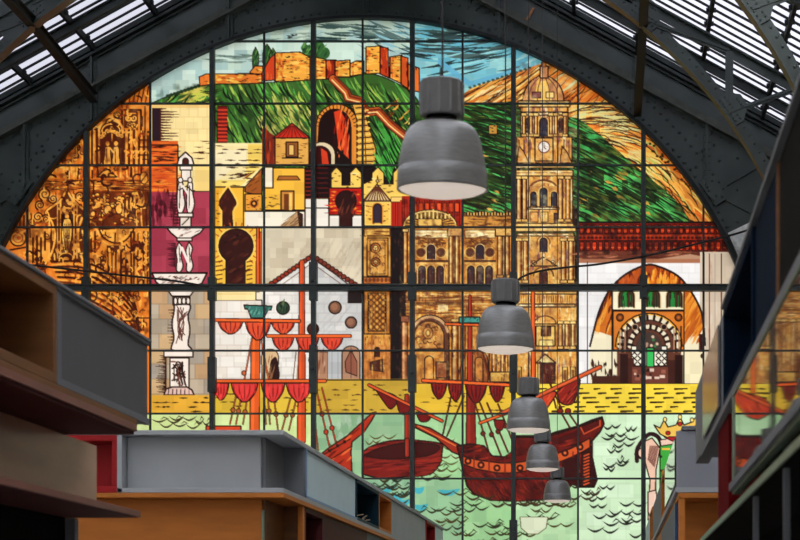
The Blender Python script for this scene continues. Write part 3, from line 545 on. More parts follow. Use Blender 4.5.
# ---- plaza monument (left)
rect(150, 192, 213, 290, (164, 56, 74)); tiles(150, 192, 212, 289, 16, 16, [(170, 60, 78), (158, 52, 70), (176, 66, 84)], .03); streaks((152, 194, 178, 224), 46, 90, 14, 3, [(96, 24, 34), (70, 16, 24), (130, 40, 54)], 0, .8)
tiles(150, 289, 213, 397, 18, 15, [(198, 158, 116), (178, 160, 138), (206, 170, 124), (170, 156, 140), (190, 172, 148)], .03, (150, 126, 100))
WH = (246, 230, 216)
for y in range(196, 226, 3): seg((178, y), (178-U(4, 12), y+U(-1, 1)), 2, .4, (70, 20, 26))
for y in range(244, 268, 2): seg((175, y), (175-U(3, 9), y+U(-1, 1)), 1.8, .4, (60, 14, 22))
for y in range(310, 345, 3): seg((174, y), (174-U(2, 7), y), 1.6, .4, (80, 44, 30))
for y in range(356, 394, 2): seg((166, y), (166-U(3, 12), y+U(-.6, .6)), 1.9, .4, (50, 22, 14))
poly([(177, 165), (179, 158), (185.5, 152), (192, 158), (194, 165)], WH, 1.6); archwin(185.5, 158, 165.5, 6, (70, 26, 20), 1)
rect(180, 166, 192, 170, WH, 1.3); rect(181.5, 170, 190.5, 181, WH, 1.2); 
for dx in (-5, 4.5):
    P = sm([(185.5+dx, 178), (188+dx, 184), (188.5+dx, 194), (190+dx, 204), (187+dx, 213), (183+dx, 212), (182+dx, 200), (183+dx, 186), (185.5+dx, 178)]); poly(P, WH, 1.3); line([(185+dx, 186), (184.5+dx, 208)], .9); ell(185.5+dx, 180, 2.3, 2.6, WH, 1)
line([(179, 190), (187, 186), (193, 192)], 1.1); line([(183, 186), (188, 194)], 2.2, WH); rect(178, 213, 193, 217, WH, 1.3); rect(180, 217, 191, 227, (236, 216, 200), 1.2); line([(182, 225), (189, 218)], 1)
poly([(167, 228), (204, 228), (200, 233), (191, 238), (177, 238), (171, 233)], WH, 1.6); dashes(172, 229, 200, 236, 12, (110, 70, 60), 8, .8, 30); rect(177, 238, 192, 241, WH, 1.1)
for dx in (-6, 4):
    P = sm([(185+dx, 242), (188.5+dx, 248), (187+dx, 256), (189+dx, 266), (186+dx, 272), (182.5+dx, 270), (183+dx, 260), (182+dx, 250), (185+dx, 242)]); poly(P, WH, 1.3); line([(185+dx, 246), (186+dx, 262)], .8)
line([(182, 248), (188, 262)], 2.6, WH); poly([(152, 273), (207, 273), (202, 283), (196, 287), (162, 287), (156, 282)], WH, 1.7); dashes(158, 276, 202, 284, 30, (110, 60, 50), 7, 1.0, 30); dashes(156, 277, 204, 280, 14, INK, 6, .9)
poly([(166, 288), (196, 288), (190, 296), (172, 296)], WH, 1.4); rect(173, 297, 190, 305, WH, 1.1)
for i in range(4): ell(175.5+i*4.2, 301, 1.9, 3.6, WH, 1.2)
P = sm([(174, 305), (190, 305), (188, 316), (190, 330), (188, 344), (191, 350), (172, 350), (174, 338), (172, 324), (174, 312), (174, 305)]); poly(P, WH, 1.6)
for i in range(9): line(sm([(175+U(0, 13), 306+U(0, 8)), (176+U(0, 11), 320+U(0, 6)), (175+U(0, 12), 334+U(0, 10))]), 1.0, (96, 54, 44))
rect(164, 351, 193, 357, WH, 1.5); rect(170, 358, 189, 389, WH, 1.5); 
for i in range(16): line(sm([(171+U(0, 8), 360+U(0, 24)), (175+U(0, 8), 362+U(0, 24)), (178+U(0, 8), 364+U(0, 22))]), 1.2, RG.choice([INK, (110, 60, 46)]))
poly([(164, 395), (166, 389), (172, 387), (187, 387), (192, 390), (194, 395)], (230, 190, 176), 1.5)
for i in range(6): line([(169+i*4, 389), (168+i*4.2, 395)], .9)
# ---- quay
def quay(x0, x1, c): tiles(x0, 384 if x0 > 300 else (395 if x0 < 200 else 379), x1, 414, 14, 10, c, .02); 
quay(150, 213, (226, 168, 54)); rect(213, 380, 264, 414, (214, 176, 54)); rect(264, 380, 313, 414, (226, 188, 60)); tiles(313, 379, 412, 414, 14, 10, [(196, 158, 52), (204, 166, 56)], .02); quay(412, 513, (226, 184, 54)); quay(513, 746, (246, 214, 66))
line([(213, 380), (412, 380)], 1.0)
dashes(151, 398, 210, 410, 16, (40, 24, 10), 12, 1.7, 0, 4.5); dashes(214, 386, 312, 411, 34, (60, 34, 12), 8, 1.4, 0, 4); dashes(316, 385, 410, 411, 34, (84, 50, 18), 9, 1.5, 0, 5); dashes(414, 390, 512, 411, 30, (70, 40, 14), 9, 1.4, 0, 4); 
for row in range(6):
    x = 517+U(0, 8)
    while x < 735:
        L = U(5, 14); seg((x, 389+row*4.5), (x+L, 388.6+row*4.5), 2.0, 1.3, (44, 26, 12)); x += L+U(7, 16)
# ---- sea
tiles(-6, 414, 313, 560, 14, 12, [(206, 224, 150), (214, 230, 160)], .015); tiles(313, 414, 412, 560, 14, 12, [(146, 186, 140), (156, 192, 148), (138, 178, 136)], .03); tiles(412, 414, 513, 560, 15, 12, [(158, 206, 146), (168, 212, 154), (152, 200, 142)], .02); tiles(513, 414, 578, 560, 15, 12, [(178, 216, 166), (186, 222, 172)], .02); tiles(578, 414, 750, 560, 16, 14, [(208, 236, 196), (202, 232, 190), (214, 240, 204)], .012, (196, 222, 186))
streaks((330, 416, 360, 440), 12, 90, 12, 5, [(176, 200, 170)], 0, .4); rect(313, 480, 412, 560, (126, 176, 150), 0, .4); rect(414, 480, 462, 560, (134, 172, 148), 0, .4)
for x0, x1, y in ((372, 396, 488), (343, 366, 496), (388, 410, 494), (414, 428, 505), (438, 460, 490), (366, 392, 506), (414, 424, 488), (396, 412, 500)): swoosh(sm([(x0, y), ((x0+x1)/2, y+3), (x1, y-1)]), 6, (70, 172, 184), .75)
def wave(x, y, L, w=1.3, c=(56, 40, 20), n=None):
    n = n or max(2, int(L/11)); s = L/n; 
    for i in range(n):
        a = x+i*s; h = U(2.6, 4.4); yy = y+U(-1, 1)
        swoosh(sm([(a-1, yy-h*.4), (a+s*.35, yy+h*.6), (a+s*.7, yy+h*.4), (a+s+1.2, yy-h*.6)]), w*1.45, c)
        if RG.random() < .3: swoosh([(a+s*.55, yy-.4), (a+s*.8, yy-h-.2), (a+s*1.15, yy-h*.3)], w*.9, c)
for y in range(470, 556, 8):
    for k in range(5): wave(U(413, 560), y+U(-2, 2), U(20, 38), 1.3, RG.choice([(70, 56, 24), (44, 44, 26)]))
    if y > 476:
        for k in range(4): wave(U(330, 400), y+U(-2, 2), U(18, 34), 1.4, RG.choice([(40, 48, 36), (60, 52, 26)]))
for x, y, L in ((370, 436, 26), (384, 441, 22), (366, 441, 14), (430, 448, 26), (440, 456, 22), (432, 463, 26), (424, 470, 34), (438, 440, 16), (330, 444, 16)): wave(x, y, L, 1.1, (84, 70, 30))
for x, y, L in ((152, 421, 30), (170, 418, 26), (160, 425, 40), (196, 422, 14)): wave(x, y, L, 1.2)
for x, y, L in ((604, 426, 16), (606, 434, 20), (602, 438, 36), (614, 444, 20), (608, 451, 14), (604, 464, 24), (618, 460, 10), (604, 468, 10), (582, 492, 16), (588, 498, 18), (590, 506, 16), (594, 515, 24), (600, 487, 14), (620, 504, 26), (610, 512, 34), (604, 522, 30), (622, 520, 20), (650, 500, 16), (655, 520, 20), (588, 530, 30), (630, 534, 24), (626, 428, 10), (676, 500, 20)): wave(x, y, L, 1.5, (30, 26, 22))
# ---- left ship rigging
OJ, SR, SD = (222, 92, 34), (226, 62, 44), (140, 26, 22)
def mast(x0, y0, x1, y1, w0, w1, c=OJ):
    line([(x0, y0), (x1, y1)], w0+1.6, INK, w1+1.8); line([(x0, y0), (x1, y1)], w0, c, w1); line([(x0-.2*w0, y0), (x1-.22*w1, y1)], w0*.3, tuple(min(255, v*1.12+8) for v in c), w1*.3)
def sail(x0, x1, y, h, c=SR, cd=SD):
    P = sm([(x0, y), (x0+(x1-x0)*.12, y+h*.55), (x0+(x1-x0)*.38, y+h*.95), ((x0+x1)/2, y+h), (x0+(x1-x0)*.68, y+h*.9), (x0+(x1-x0)*.9, y+h*.5), (x1, y)])
    poly(P, c, 1.3)
    with clip(P):
        for i in range(5):
            t = (i+.5)/5; swoosh(sm([(x0+(x1-x0)*t, y), (x0+(x1-x0)*(.5+(t-.5)*.9), y+h*.5), ((x0+x1)/2+(t-.5)*6, y+h*.95)]), 1.3, cd)
        streaks((x0, y, x1, y+h), 5, 80, 8, 1.6, [tuple(min(255, v*1.2) for v in c)], 0, .6)
def rope(P, c=(150, 60, 30), beads=()):
    line(P, 1.8, INK); line(P, 1.0, c)
    for (x, y) in beads: ell(x, y, 2.2, 2.4, c, .8)
mast(258, 228, 258, 290, 2.2, 3, (216, 84, 30)); mast(257, 318, 255, 340, 4, 6); mast(255.5, 340, 254.5, 440, 8, 9); mast(302, 262, 301.5, 440, 4, 7.5, (206, 76, 32))
rope([(252, 338), (244, 382)], (206, 96, 50), [(244, 373)]); rope([(261, 338), (267, 372), (270, 382)], (206, 96, 50))
for a, b in (((236, 396), (230, 424)), ((241, 398), (236, 424)), ((247, 400), (243, 424)), ((264, 398), (266, 424)), ((268, 398), (270, 424)), ((274, 398), (278, 430)), ((290, 400), (282, 430)), ((296, 400), (289, 430))): rope([a, b], (176, 90, 44), [((a[0]+b[0])/2, (a[1]+b[1])/2)])
P = [(244, 305), (272, 306), (271, 310), (268, 310), (264, 318), (251, 318), (248, 309), (245, 309)]; poly(P, (58, 118, 106), 1.3)
with clip(P): streaks((246, 308, 270, 317), 24, 60, 5, 1, [(24, 50, 48), (110, 170, 150)])
for x0, x1, h in ((218, 243, 13), (245, 271, 19), (271, 295, 13)): sail(x0, x1, 321, h, (224, 82, 46))
mast(214, 320, 299, 321, 2.6, 2.6)
for x0, x1, h in ((272, 294, 14), (296, 319, 15), (321, 343, 13)): sail(x0, x1, 337, h, (222, 70, 44))
mast(268, 336, 350, 336, 2.6, 2.4)
for x0, x1, h in ((206, 229, 17), (231, 258, 19), (261, 285, 19), (286, 312, 19)): sail(max(213, x0), x1, 383, h, (224, 58, 54))
mast(213, 381, 325, 381, 2.4, 2.4)
rect(206, 426, 241, 432, (206, 70, 34), 1)
rope([(316, 388), (330, 449)], (190, 60, 34), [(322, 414), (326, 432)]); rope([(322, 388), (337, 447)], (190, 60, 34), [(332, 428)]); rope([(313, 400), (318, 450)], (190, 60, 34))
P = [(316, 458), (330, 447), (347, 436), (360, 424), (372, 413), (376, 412), (372, 420), (364, 432), (352, 442), (351, 452), (352, 474), (330, 474), (316, 464)]
poly(P, (176, 48, 26), 1.4)
with clip(P): streaks((316, 412, 376, 474), 50, 38, 16, 2, [(206, 70, 34), (110, 24, 16), (226, 96, 46)]); line([(318, 458), (350, 439)], 1.2); line([(320, 466), (352, 446)], 1.0); [rect(x, 448-(x-330)*.6, x+3, 451-(x-330)*.6, INK) for x in (328, 336, 343)]
# ---- round boat
mast(407, 396, 407, 452, 3.4, 4, (150, 40, 24))
P = sm([(363, 452), (372, 446), (390, 441), (410, 440), (432, 442), (443, 444)])+[(441, 462)]+sm([(441, 462), (430, 474), (404, 477), (380, 478), (362, 474)])
poly(P, (120, 28, 22), 1.6)
with clip(P): streaks((362, 440, 442, 478), 110, 6, 20, 1.8, [(96, 20, 18), (150, 40, 28), (70, 14, 12), (140, 36, 26)]); poly(sm([(364, 455), (380, 448), (404, 443), (430, 444), (440, 447), (430, 455), (400, 459), (376, 458), (364, 455)]), (62, 16, 14), 1.2)
mast(407, 440, 407, 455, 3.4, 3.6, (150, 40, 24))
for P in ([(376, 390), (384, 402), (391, 409), (398, 400), (392, 394)], [(396, 399), (400, 413), (408, 413), (410, 404)], [(416, 412), (420, 421), (428, 421), (430, 415)]): poly(sm(P+[P[0]]), (112, 20, 18), 1.2)
mast(369, 385, 442, 421, 2.2, 2.0, (206, 78, 36))
# ---- galleon
MH, MO = (104, 22, 16), (206, 84, 36)
rope([(452, 392), (443, 434)], (90, 30, 20)); rope([(464, 396), (447, 436)], (90, 30, 20)); rope([(466, 350), (458, 376)], (110, 40, 24)); rope([(482, 350), (490, 380)], (110, 40, 24))
mast(470, 296, 470, 385, 1.8, 5, (160, 44, 24)); mast(470.5, 385, 471, 446, 7, 9, (130, 32, 20)); rect(459, 317, 480, 323, (70, 150, 136), 1); streaks((461, 318, 479, 323), 8, 60, 4, .9, [(20, 60, 56)])
mast(446, 324, 478, 325, 1.8, 1.8); 
for x0, x1, h in ((431, 447, 16), (448, 463, 18), (465, 487, 20), (489, 505, 19)): sail(x0, x1, 383, h, (130, 24, 20), (60, 10, 10))
mast(423, 380.5, 510, 385, 2.6, 2.6)
for a, b in (((475, 403), (490, 456)), ((480, 403), (502, 458)), ((487, 403), (508, 452)), ((498, 404), (512, 440))): rope([a, b], (110, 34, 22), [((a[0]+b[0])/2+.5, (a[1]+b[1])/2+4)])
poly(sm([(494, 420), (496, 428), (502, 430), (505, 420)]), (120, 24, 20), 1); mast(480, 423, 512, 411, 2, 2)
mast(533, 290, 533.5, 392, 2.6, 3.6); 
for a, b in (((540, 362), (562, 410)), ((548, 372), (556, 408)), ((562, 414), (570, 428)), ((568, 412), (579, 428))): rope([a, b], (100, 34, 22))
poly(sm([(516, 413), (520, 400), (540, 393), (556, 392), (550, 404), (540, 416), (528, 420)]), (196, 60, 34), 1.3); streaks((522, 396, 550, 414), 14, 60, 14, 1.3, [(110, 24, 16), (226, 90, 44)])
P = sm([(557, 392), (560, 402), (568, 405), (575, 400), (580, 378), (566, 384), (557, 392)]); poly(P, (140, 32, 22), 1.3); streaks((559, 386, 578, 402), 14, 50, 12, 1.3, [(70, 14, 12), (196, 60, 36)])
mast(500, 414, 600, 367, 2.6, 3.2, (206, 84, 40)); ell(560, 411, 3, 2.6, (130, 30, 20), 1); ell(568, 411, 3, 2.6, (130, 30, 20), 1)
BS = [(414, 424), (430, 428), (450, 440), (462, 446), (462, 456), (452, 452), (436, 438), (414, 427)]; poly(BS, (150, 44, 26), 1.4); line([(418, 426), (456, 446)], 1.2, (226, 110, 50))
P = [(457, 446), (470, 444), (484, 446), (492, 456), (505, 457), (512, 452), (516, 436), (545, 436), (556, 432), (578, 426), (592, 420), (602, 417), (604, 424), (600, 432), (592, 441), (592, 456), (597, 480), (594, 487), (580, 487), (572, 484), (564, 494), (540, 500), (515, 501), (490, 500), (474, 494), (467, 486), (463, 470)]
poly(P, MH, 1.8)
with clip(P):
    streaks((457, 470, 580, 502), 150, -50, 16, 1.8, [(80, 16, 12), (122, 30, 20), (60, 10, 9), (140, 40, 24)], 3)
    streaks((457, 440, 600, 475), 90, 10, 18, 2, [(84, 16, 14), (150, 42, 26), (50, 10, 10)], 0)
    wash(457, 416, 604, 502, 7, .5, (40, 10, 8), .45)
    poly([(462, 455), (480, 463), (512, 466), (512, 472), (480, 473), (462, 468)], (100, 20, 16)); B = [(462, 456), (478, 460), (500, 463), (514, 463), (514, 473), (498, 473), (476, 469), (463, 464)]; poly(B, MO, 1.4)
    B2 = [(514, 463), (545, 458), (572, 448), (590, 438), (590, 448), (572, 457), (545, 468), (514, 473)]; poly(B2, MO, 1.4)
    for cx, cy in ((468, 461), (481, 465), (497, 468), (520, 468), (548, 461), (565, 453), (580, 447)): ell(cx, cy, 3, 3, (96, 22, 14), 1.2); ell(cx, cy, 1.4, 1.4, (226, 110, 50))
    for x in (474, 489, 505, 527, 540, 557, 573): line([(x, 452), (x, 474)], 1.1, (110, 24, 14))
    poly([(580, 426), (600, 419), (600, 426), (584, 434)], (84, 16, 12), 1.2, 1, (206, 80, 40)); poly([(552, 440), (578, 430), (578, 436), (552, 446)], (70, 12, 10))
    poly([(562, 462), (578, 456), (580, 486), (560, 492)], (54, 12, 12)); poly([(582, 452), (592, 446), (598, 486), (580, 486)], (50, 14, 12), 1)
    for i in range(10): line([(584, 456+i*3.2), (589, 454+i*3.2)], 1.3, (214, 84, 40))
    line([(516, 437), (545, 437), (578, 427), (602, 418)], 2, INK)
for x, y, L in ((466, 496, 30), (492, 504, 40), (530, 504, 40), (568, 497, 26), (584, 492, 16)): wave(x, y, L, 1.5, (60, 44, 24))
poly([(520, 517), (548, 517), (546, 528), (538, 534), (528, 534), (521, 528)], (214, 222, 190), .8, 1, (90, 80, 50))
# ---- crowned rider (lower right)
P = sm([(637, 461), (637, 450), (643, 440), (650, 434), (658, 437), (662, 446), (664, 456)]); line(P, 4.2, (44, 18, 22)); poly([(643, 442), (652, 438), (660, 448), (656, 470), (655, 520), (648, 520), (650, 480), (644, 458)], (240, 196, 170), 1.2)
line(sm([(638, 452), (640, 458), (645, 458)]), 2, (40, 16, 20)); ell(641, 453, 3, 4.6, (240, 200, 176), 1.2); 
for i in range(8): line([(650+i*1.2, 446), (648+i*.9, 460+i)], .8, (110, 60, 50))
rect(660, 444, 705, 520, (64, 168, 62), 1.2); rect(662, 448, 670, 450, (240, 190, 70)); rect(662, 470, 668, 476, (230, 150, 50), .8)
for i in range(36): ell(U(661, 690), U(450, 505), .9, 1.3, (20, 50, 24))
poly([(670, 455), (676, 455), (676, 470), (669, 470)], (226, 232, 220)); poly([(660, 440), (672, 438), (674, 444), (661, 446)], (240, 200, 180), 1)
P = [(654, 425), (660, 428), (664, 420), (668, 427), (676, 425), (680, 417), (684, 425), (692, 422), (696, 417), (700, 425), (706, 420), (704, 436), (668, 438), (660, 434)]
poly(P, (244, 198, 88), 1.3)
for x, y in ((668, 433), (680, 424), (690, 433), (679, 433), (697, 427)): ell(x, y, 2.2, 2, (190, 30, 34), .8)
for x, y in ((665, 419.5), (680, 417), (692, 420)): ell(x, y, 1.8, 2.2, (250, 220, 130), .8)
poly([(664, 437), (706, 436), (706, 442), (672, 441)], (170, 30, 40), .8)
poly([(648, 492), (656, 490), (658, 508), (652, 520), (648, 512)], (244, 206, 186), 1.2)
# ---- hand-painted glass variation: kiln tone per quarry
q = K*12
for j in range(0, GH, q):
    for i in range(0, GW, q): img[j:j+q, i:i+q] *= NR.uniform(.95, 1.02)
np.clip(img, 0, 1, img)
# ================================================================= scene
from mathutils import Vector, Matrix
PI = math.pi
C = bpy.context.scene.collection
F, CX, CY, EYE = 1600.0, 612.0, 630.0, 1.6      # lens (px), vanishing point, eye height
GY = 33.0                                       # distance of the gable
def W(px, py, Y=GY): return Vector(((px-CX)*Y/F, Y, EYE+(CY-py)*Y/F))
def m_(px): return px*GY/F

# ---------------------------------------------------------------- materials
def mat(name, col, rough=.5, metal=0, spec=.5, noise=.12, nscale=6, bump=0, coat=0, stretch=None):
    m = bpy.data.materials.new(name); m.use_nodes = True; nt = m.node_tree; N = nt.nodes; L = nt.links
    b = N['Principled BSDF']; b.inputs['Roughness'].default_value = rough; b.inputs['Metallic'].default_value = metal
    b.inputs['Specular IOR Level'].default_value = spec; b.inputs['Coat Weight'].default_value = coat
    lin = [((c/255)/12.92 if c/255 <= .04045 else ((c/255+.055)/1.055)**2.4) for c in col]
    tc = N.new('ShaderNodeTexCoord'); mp = N.new('ShaderNodeMapping'); L.new(tc.outputs['Object'], mp.inputs[0])
    if stretch: mp.inputs['Scale'].default_value = stretch
    n = N.new('ShaderNodeTexNoise'); n.inputs['Scale'].default_value = nscale; n.inputs['Detail'].default_value = 5; L.new(mp.outputs[0], n.inputs[0])
    r = N.new('ShaderNodeValToRGB'); L.new(n.outputs[0], r.inputs[0])
    r.color_ramp.elements[0].position = .3; r.color_ramp.elements[1].position = .7
    r.color_ramp.elements[0].color = (*[c*(1-noise) for c in lin], 1); r.color_ramp.elements[1].color = (*[min(1, c*(1+noise)) for c in lin], 1)
    L.new(r.outputs[0], b.inputs['Base Color'])
    if bump:
        bp = N.new('ShaderNodeBump'); bp.inputs['Strength'].default_value = bump; bp.inputs['Distance'].default_value = .01
        L.new(n.outputs[0], bp.inputs['Height']); L.new(bp.outputs[0], b.inputs['Normal'])
    return m
def glass_mat(name, attr=None, col=(1, 1, 1), gloss=.04):
    m = bpy.data.materials.new(name); m.use_nodes = True; nt = m.node_tree; N = nt.nodes; L = nt.links
    N.remove(N['Principled BSDF']); out = N['Material Output']
    t = N.new('ShaderNodeBsdfTranslucent'); t.inputs[0].default_value = (*col, 1)
    if attr:
        a = N.new('ShaderNodeAttribute'); a.attribute_name = attr; L.new(a.outputs['Color'], t.inputs[0])
    g = N.new('ShaderNodeBsdfGlossy'); g.inputs['Roughness'].default_value = .35; g.inputs[0].default_value = (.8, .8, .8, 1)
    x = N.new('ShaderNodeMixShader'); x.inputs[0].default_value = gloss
    L.new(t.outputs[0], x.inputs[1]); L.new(g.outputs[0], x.inputs[2]); L.new(x.outputs[0], out.inputs[0])
    return m
STEEL = mat('painted_steel', (53, 65, 63), .36, .0, .7, .35, 1.6, .15)
FLNG = mat('lighter_flange_paint', (76, 80, 74), .5, 0, .4, .3, 5)  # flange tone, somewhat lighter than the plate steel
STEELB = mat('painted_steel_bar', (50, 58, 58), .5, 0, .4, .3, 3)
RUST = mat('rusty_steel', (176, 116, 80), .8, 0, .2, .3, 14)
BARM = mat('glazing_bar_paint', (34, 38, 40), .55, 0, .3, .2, 3)
PALE = mat('pale_lit_steel', (232, 240, 240), .45, .3, .5, .25, 9)  # pale tone carries the light on the patch plate; sill trim shares it
ALU = mat('brushed_lamp_metal', (122, 122, 124), .4, .35, .5, .12, 14, .1, 0, (1, 1, 6))
ALUD = mat('lamp_box_metal', (102, 102, 104), .45, .35, .5, .12, 10)
BLACKR = mat('black_rubber', (16, 16, 17), .6)
GREYL = mat('light_grey_laminate', (160, 164, 170), .55, 0, .22, .05, 3)
GREYM = mat('mid_grey_laminate', (112, 115, 122), .6, 0, .22, .05, 3)
GREYD = mat('slate_grey_laminate', (88, 90, 96), .55, 0, .22, .05, 3)
BLUEL = mat('pale_blue_laminate', (192, 214, 224), .5, 0, .22, .04, 3)
NAVY = mat('navy_laminate', (13, 28, 46), .85, 0, .04, .1, 3)
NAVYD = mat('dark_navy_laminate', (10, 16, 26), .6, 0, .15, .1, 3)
TEAL = mat('petrol_blue_laminate', (16, 48, 62), .6, 0, .15, .1, 3)
ORNG = mat('ochre_orange_laminate', (186, 112, 46), .55, 0, .22, .12, 2.5, 0, 0, (1, 1, 5))
BRWN = mat('brown_wood', (120, 76, 38), .5, 0, .4, .2, 2.5, .1, 0, (1, 1, 6))
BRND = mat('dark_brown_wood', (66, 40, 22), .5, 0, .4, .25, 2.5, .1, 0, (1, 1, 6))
RED = mat('red_laminate', (150, 22, 28), .6, 0, .22, .08, 3)
WINE = mat('wine_red_laminate', (74, 22, 26), .6, 0, .22, .1, 3)
PINKE = mat('red_brown_edge', (128, 76, 68), .4, 0, .5, .15, 4)
BRNZ = mat('bronze_panel', (196, 148, 126), .3, .1, .5, .2, 1.2, .05, 0, (1, 1, 4))
BLK = mat('black_shutter', (10, 10, 11), .8, 0, .05, .1, 4)
GREEN = mat('pale_green_edge', (120, 138, 118), .4, 0, .5, .15, 4)
PLAST = mat('wall_plaster', (196, 188, 172), .85, 0, .2, .08, 2, .1)
FLOORM = mat('terrazzo_floor', (150, 144, 136), .35, 0, .5, .15, 30)
WOODR = mat('roof_board', (150, 138, 120), .7, 0, .3, .15, 4)
MIRR = mat('tinted_display_glass', (66, 60, 60), .025, .3, .38, .1, 2, .02)
def emis(name, col, s):
    m = bpy.data.materials.new(name); m.use_nodes = True; b = m.node_tree.nodes['Principled BSDF']
    b.inputs['Base Color'].default_value = (.8, .77, .72, 1); b.inputs['Roughness'].default_value = .4
    b.inputs['Emission Color'].default_value = (*col, 1); b.inputs['Emission Strength'].default_value = s
    return m
DIFF = emis('lamp_diffuser_glass', (1, .84, .72), .5)
GLASS = glass_mat('stained_glass', 'paint', gloss=.015)
ROOFG = glass_mat('roof_glass', None, (.86, .87, .9), .03)  # panes out of view, kept brighter to raise the light inside
ROOFD = glass_mat('dimmed_roof_glass', None, (.285, .285, .325), .03)  # visible panes darkened in colour so the stronger sky does not blow out
FROST = glass_mat('frosted_glass', None, (.8, .8, .8), .03)

# ---------------------------------------------------------------- mesh helpers
def obj(name, bm, m, parent=None, smooth=False, bevel=0):
    me = bpy.data.meshes.new(name)
    bmesh.ops.recalc_face_normals(bm, faces=bm.faces)
    bm.to_mesh(me); bm.free(); me.materials.append(m)
    if smooth: me.polygons.foreach_set('use_smooth', [True]*len(me.polygons))
    o = bpy.data.objects.new(name, me); C.objects.link(o)
    if parent:
        o.parent = parent; o.matrix_parent_inverse = Matrix.Translation(-parent.location)
    if bevel:
        b = o.modifiers.new('b', 'BEVEL'); b.width = bevel; b.segments = 2; b.limit_method = 'ANGLE'
    return o
def box(bm, x0, x1, y0, y1, z0, z1):
    v = [bm.verts.new((x, y, z)) for x in (x0, x1) for y in (y0, y1) for z in (z0, z1)]
    for f in ((0, 1, 3, 2), (4, 6, 7, 5), (0, 4, 5, 1), (2, 3, 7, 6), (0, 2, 6, 4), (1, 5, 7, 3)): bm.faces.new([v[i] for i in f])
def Bx(*a):
    bm = bmesh.new()
    if not isinstance(a[0], (tuple, list)): a = [a]
    for q in a: box(bm, *q)
    return bm
def beam(bm, a, b, w, d, up=Vector((0, 1, 0))):     # bar from a to b: w across, d along 'up'
    a, b = Vector(a), Vector(b); t = (b-a).normalized(); u = (up-t*up.dot(t)).normalized(); s = t.cross(u)
    v = [bm.verts.new(p+s*i*w/2+u*j*d/2) for p in (a, b) for i in (-1, 1) for j in (-1, 1)]
    for f in ((0, 1, 3, 2), (4, 6, 7, 5), (0, 4, 5, 1), (2, 3, 7, 6), (0, 2, 6, 4), (1, 5, 7, 3)): bm.faces.new([v[i] for i in f])
def prism(bm, pts, y0, y1):                          # polygon in the XZ plane, thick along Y
    a = [bm.verts.new((p[0], y0, p[1])) for p in pts]; b = [bm.verts.new((p[0], y1, p[1])) for p in pts]
    n = len(pts); bm.faces.new(a); bm.faces.new(b[::-1])
    for i in range(n): bm.faces.new((a[i], a[(i+1) % n], b[(i+1) % n], b[i]))
def ring(bm, cx, cz, r0, r1, y0, y1, a0=0, a1=180, n=72):
    P = []
    for i in range(n+1):
        t = math.radians(a0+(a1-a0)*i/n); c, s = math.cos(t), math.sin(t)
        P.append([bm.verts.new((cx+r*c, y, cz+r*s)) for r in (r0, r1) for y in (y0, y1)])
    for i in range(n):
        p, q = P[i], P[i+1]
        for k in ((0, 1), (1, 3), (3, 2), (2, 0)): bm.faces.new((p[k[0]], p[k[1]], q[k[1]], q[k[0]]))
    bm.faces.new([P[0][i] for i in (0, 1, 3, 2)]); bm.faces.new([P[-1][i] for i in (0, 1, 3, 2)])
def rivet(bm, p, r=.02, n=Vector((0, -1, 0))):
    p = Vector(p); a = n.orthogonal().normalized(); b = n.cross(a)
    R = [[bm.verts.new(p+n*r*h+(a*math.cos(k*PI/3)+b*math.sin(k*PI/3))*r*q) for k in range(6)] for h, q in ((0, 1.05), (.45, .95), (.8, .5))]
    bm.faces.new(R[2])
    for lo, hi in ((R[0], R[1]), (R[1], R[2])):
        for k in range(6): bm.faces.new((lo[k], lo[(k+1) % 6], hi[(k+1) % 6], hi[k]))
def lathe(bm, prof, cx, cy, n=40, cap=True):
    R = []
    for r, z in prof: R.append([bm.verts.new((cx+r*math.cos(2*PI*k/n), cy+r*math.sin(2*PI*k/n), z)) for k in range(n)])
    for i in range(len(R)-1):
        for k in range(n): bm.faces.new((R[i][k], R[i][(k+1) % n], R[i+1][(k+1) % n], R[i+1][k]))
    if cap:
        for q in (R[0], R[-1]): bm.faces.new(q)
def tube(bm, P, r, n=8):
    P = [Vector(p) for p in P]; R = []
    for i, p in enumerate(P):
        t = (P[min(i+1, len(P)-1)]-P[max(i-1, 0)]).normalized(); a = t.orthogonal().normalized() if abs(t.z) > .9 else t.cross(Vector((0, 0, 1))).normalized(); b = t.cross(a)
        R.append([bm.verts.new(p+(a*math.cos(2*PI*k/n)+b*math.sin(2*PI*k/n))*r) for k in range(n)])
    for i in range(len(R)-1):
        for k in range(n): bm.faces.new((R[i][k], R[i][(k+1) % n], R[i+1][(k+1) % n], R[i+1][k]))
    bm.faces.new(R[0]); bm.faces.new(R[-1])
def empty(name, loc, **k):
    o = bpy.data.objects.new(name, None); o.location = loc; o.empty_display_size = .2; C.objects.link(o)
    return tag(o, **k)
def tag(o, label=None, cat=None, group=None, kind=None):
    if label: o['label'] = label
    if cat: o['category'] = cat
    if group: o['group'] = group
    if kind: o['kind'] = kind
    return o
def struct(name, bm, m, **k): return tag(obj(name, bm, m, **k), kind='structure')

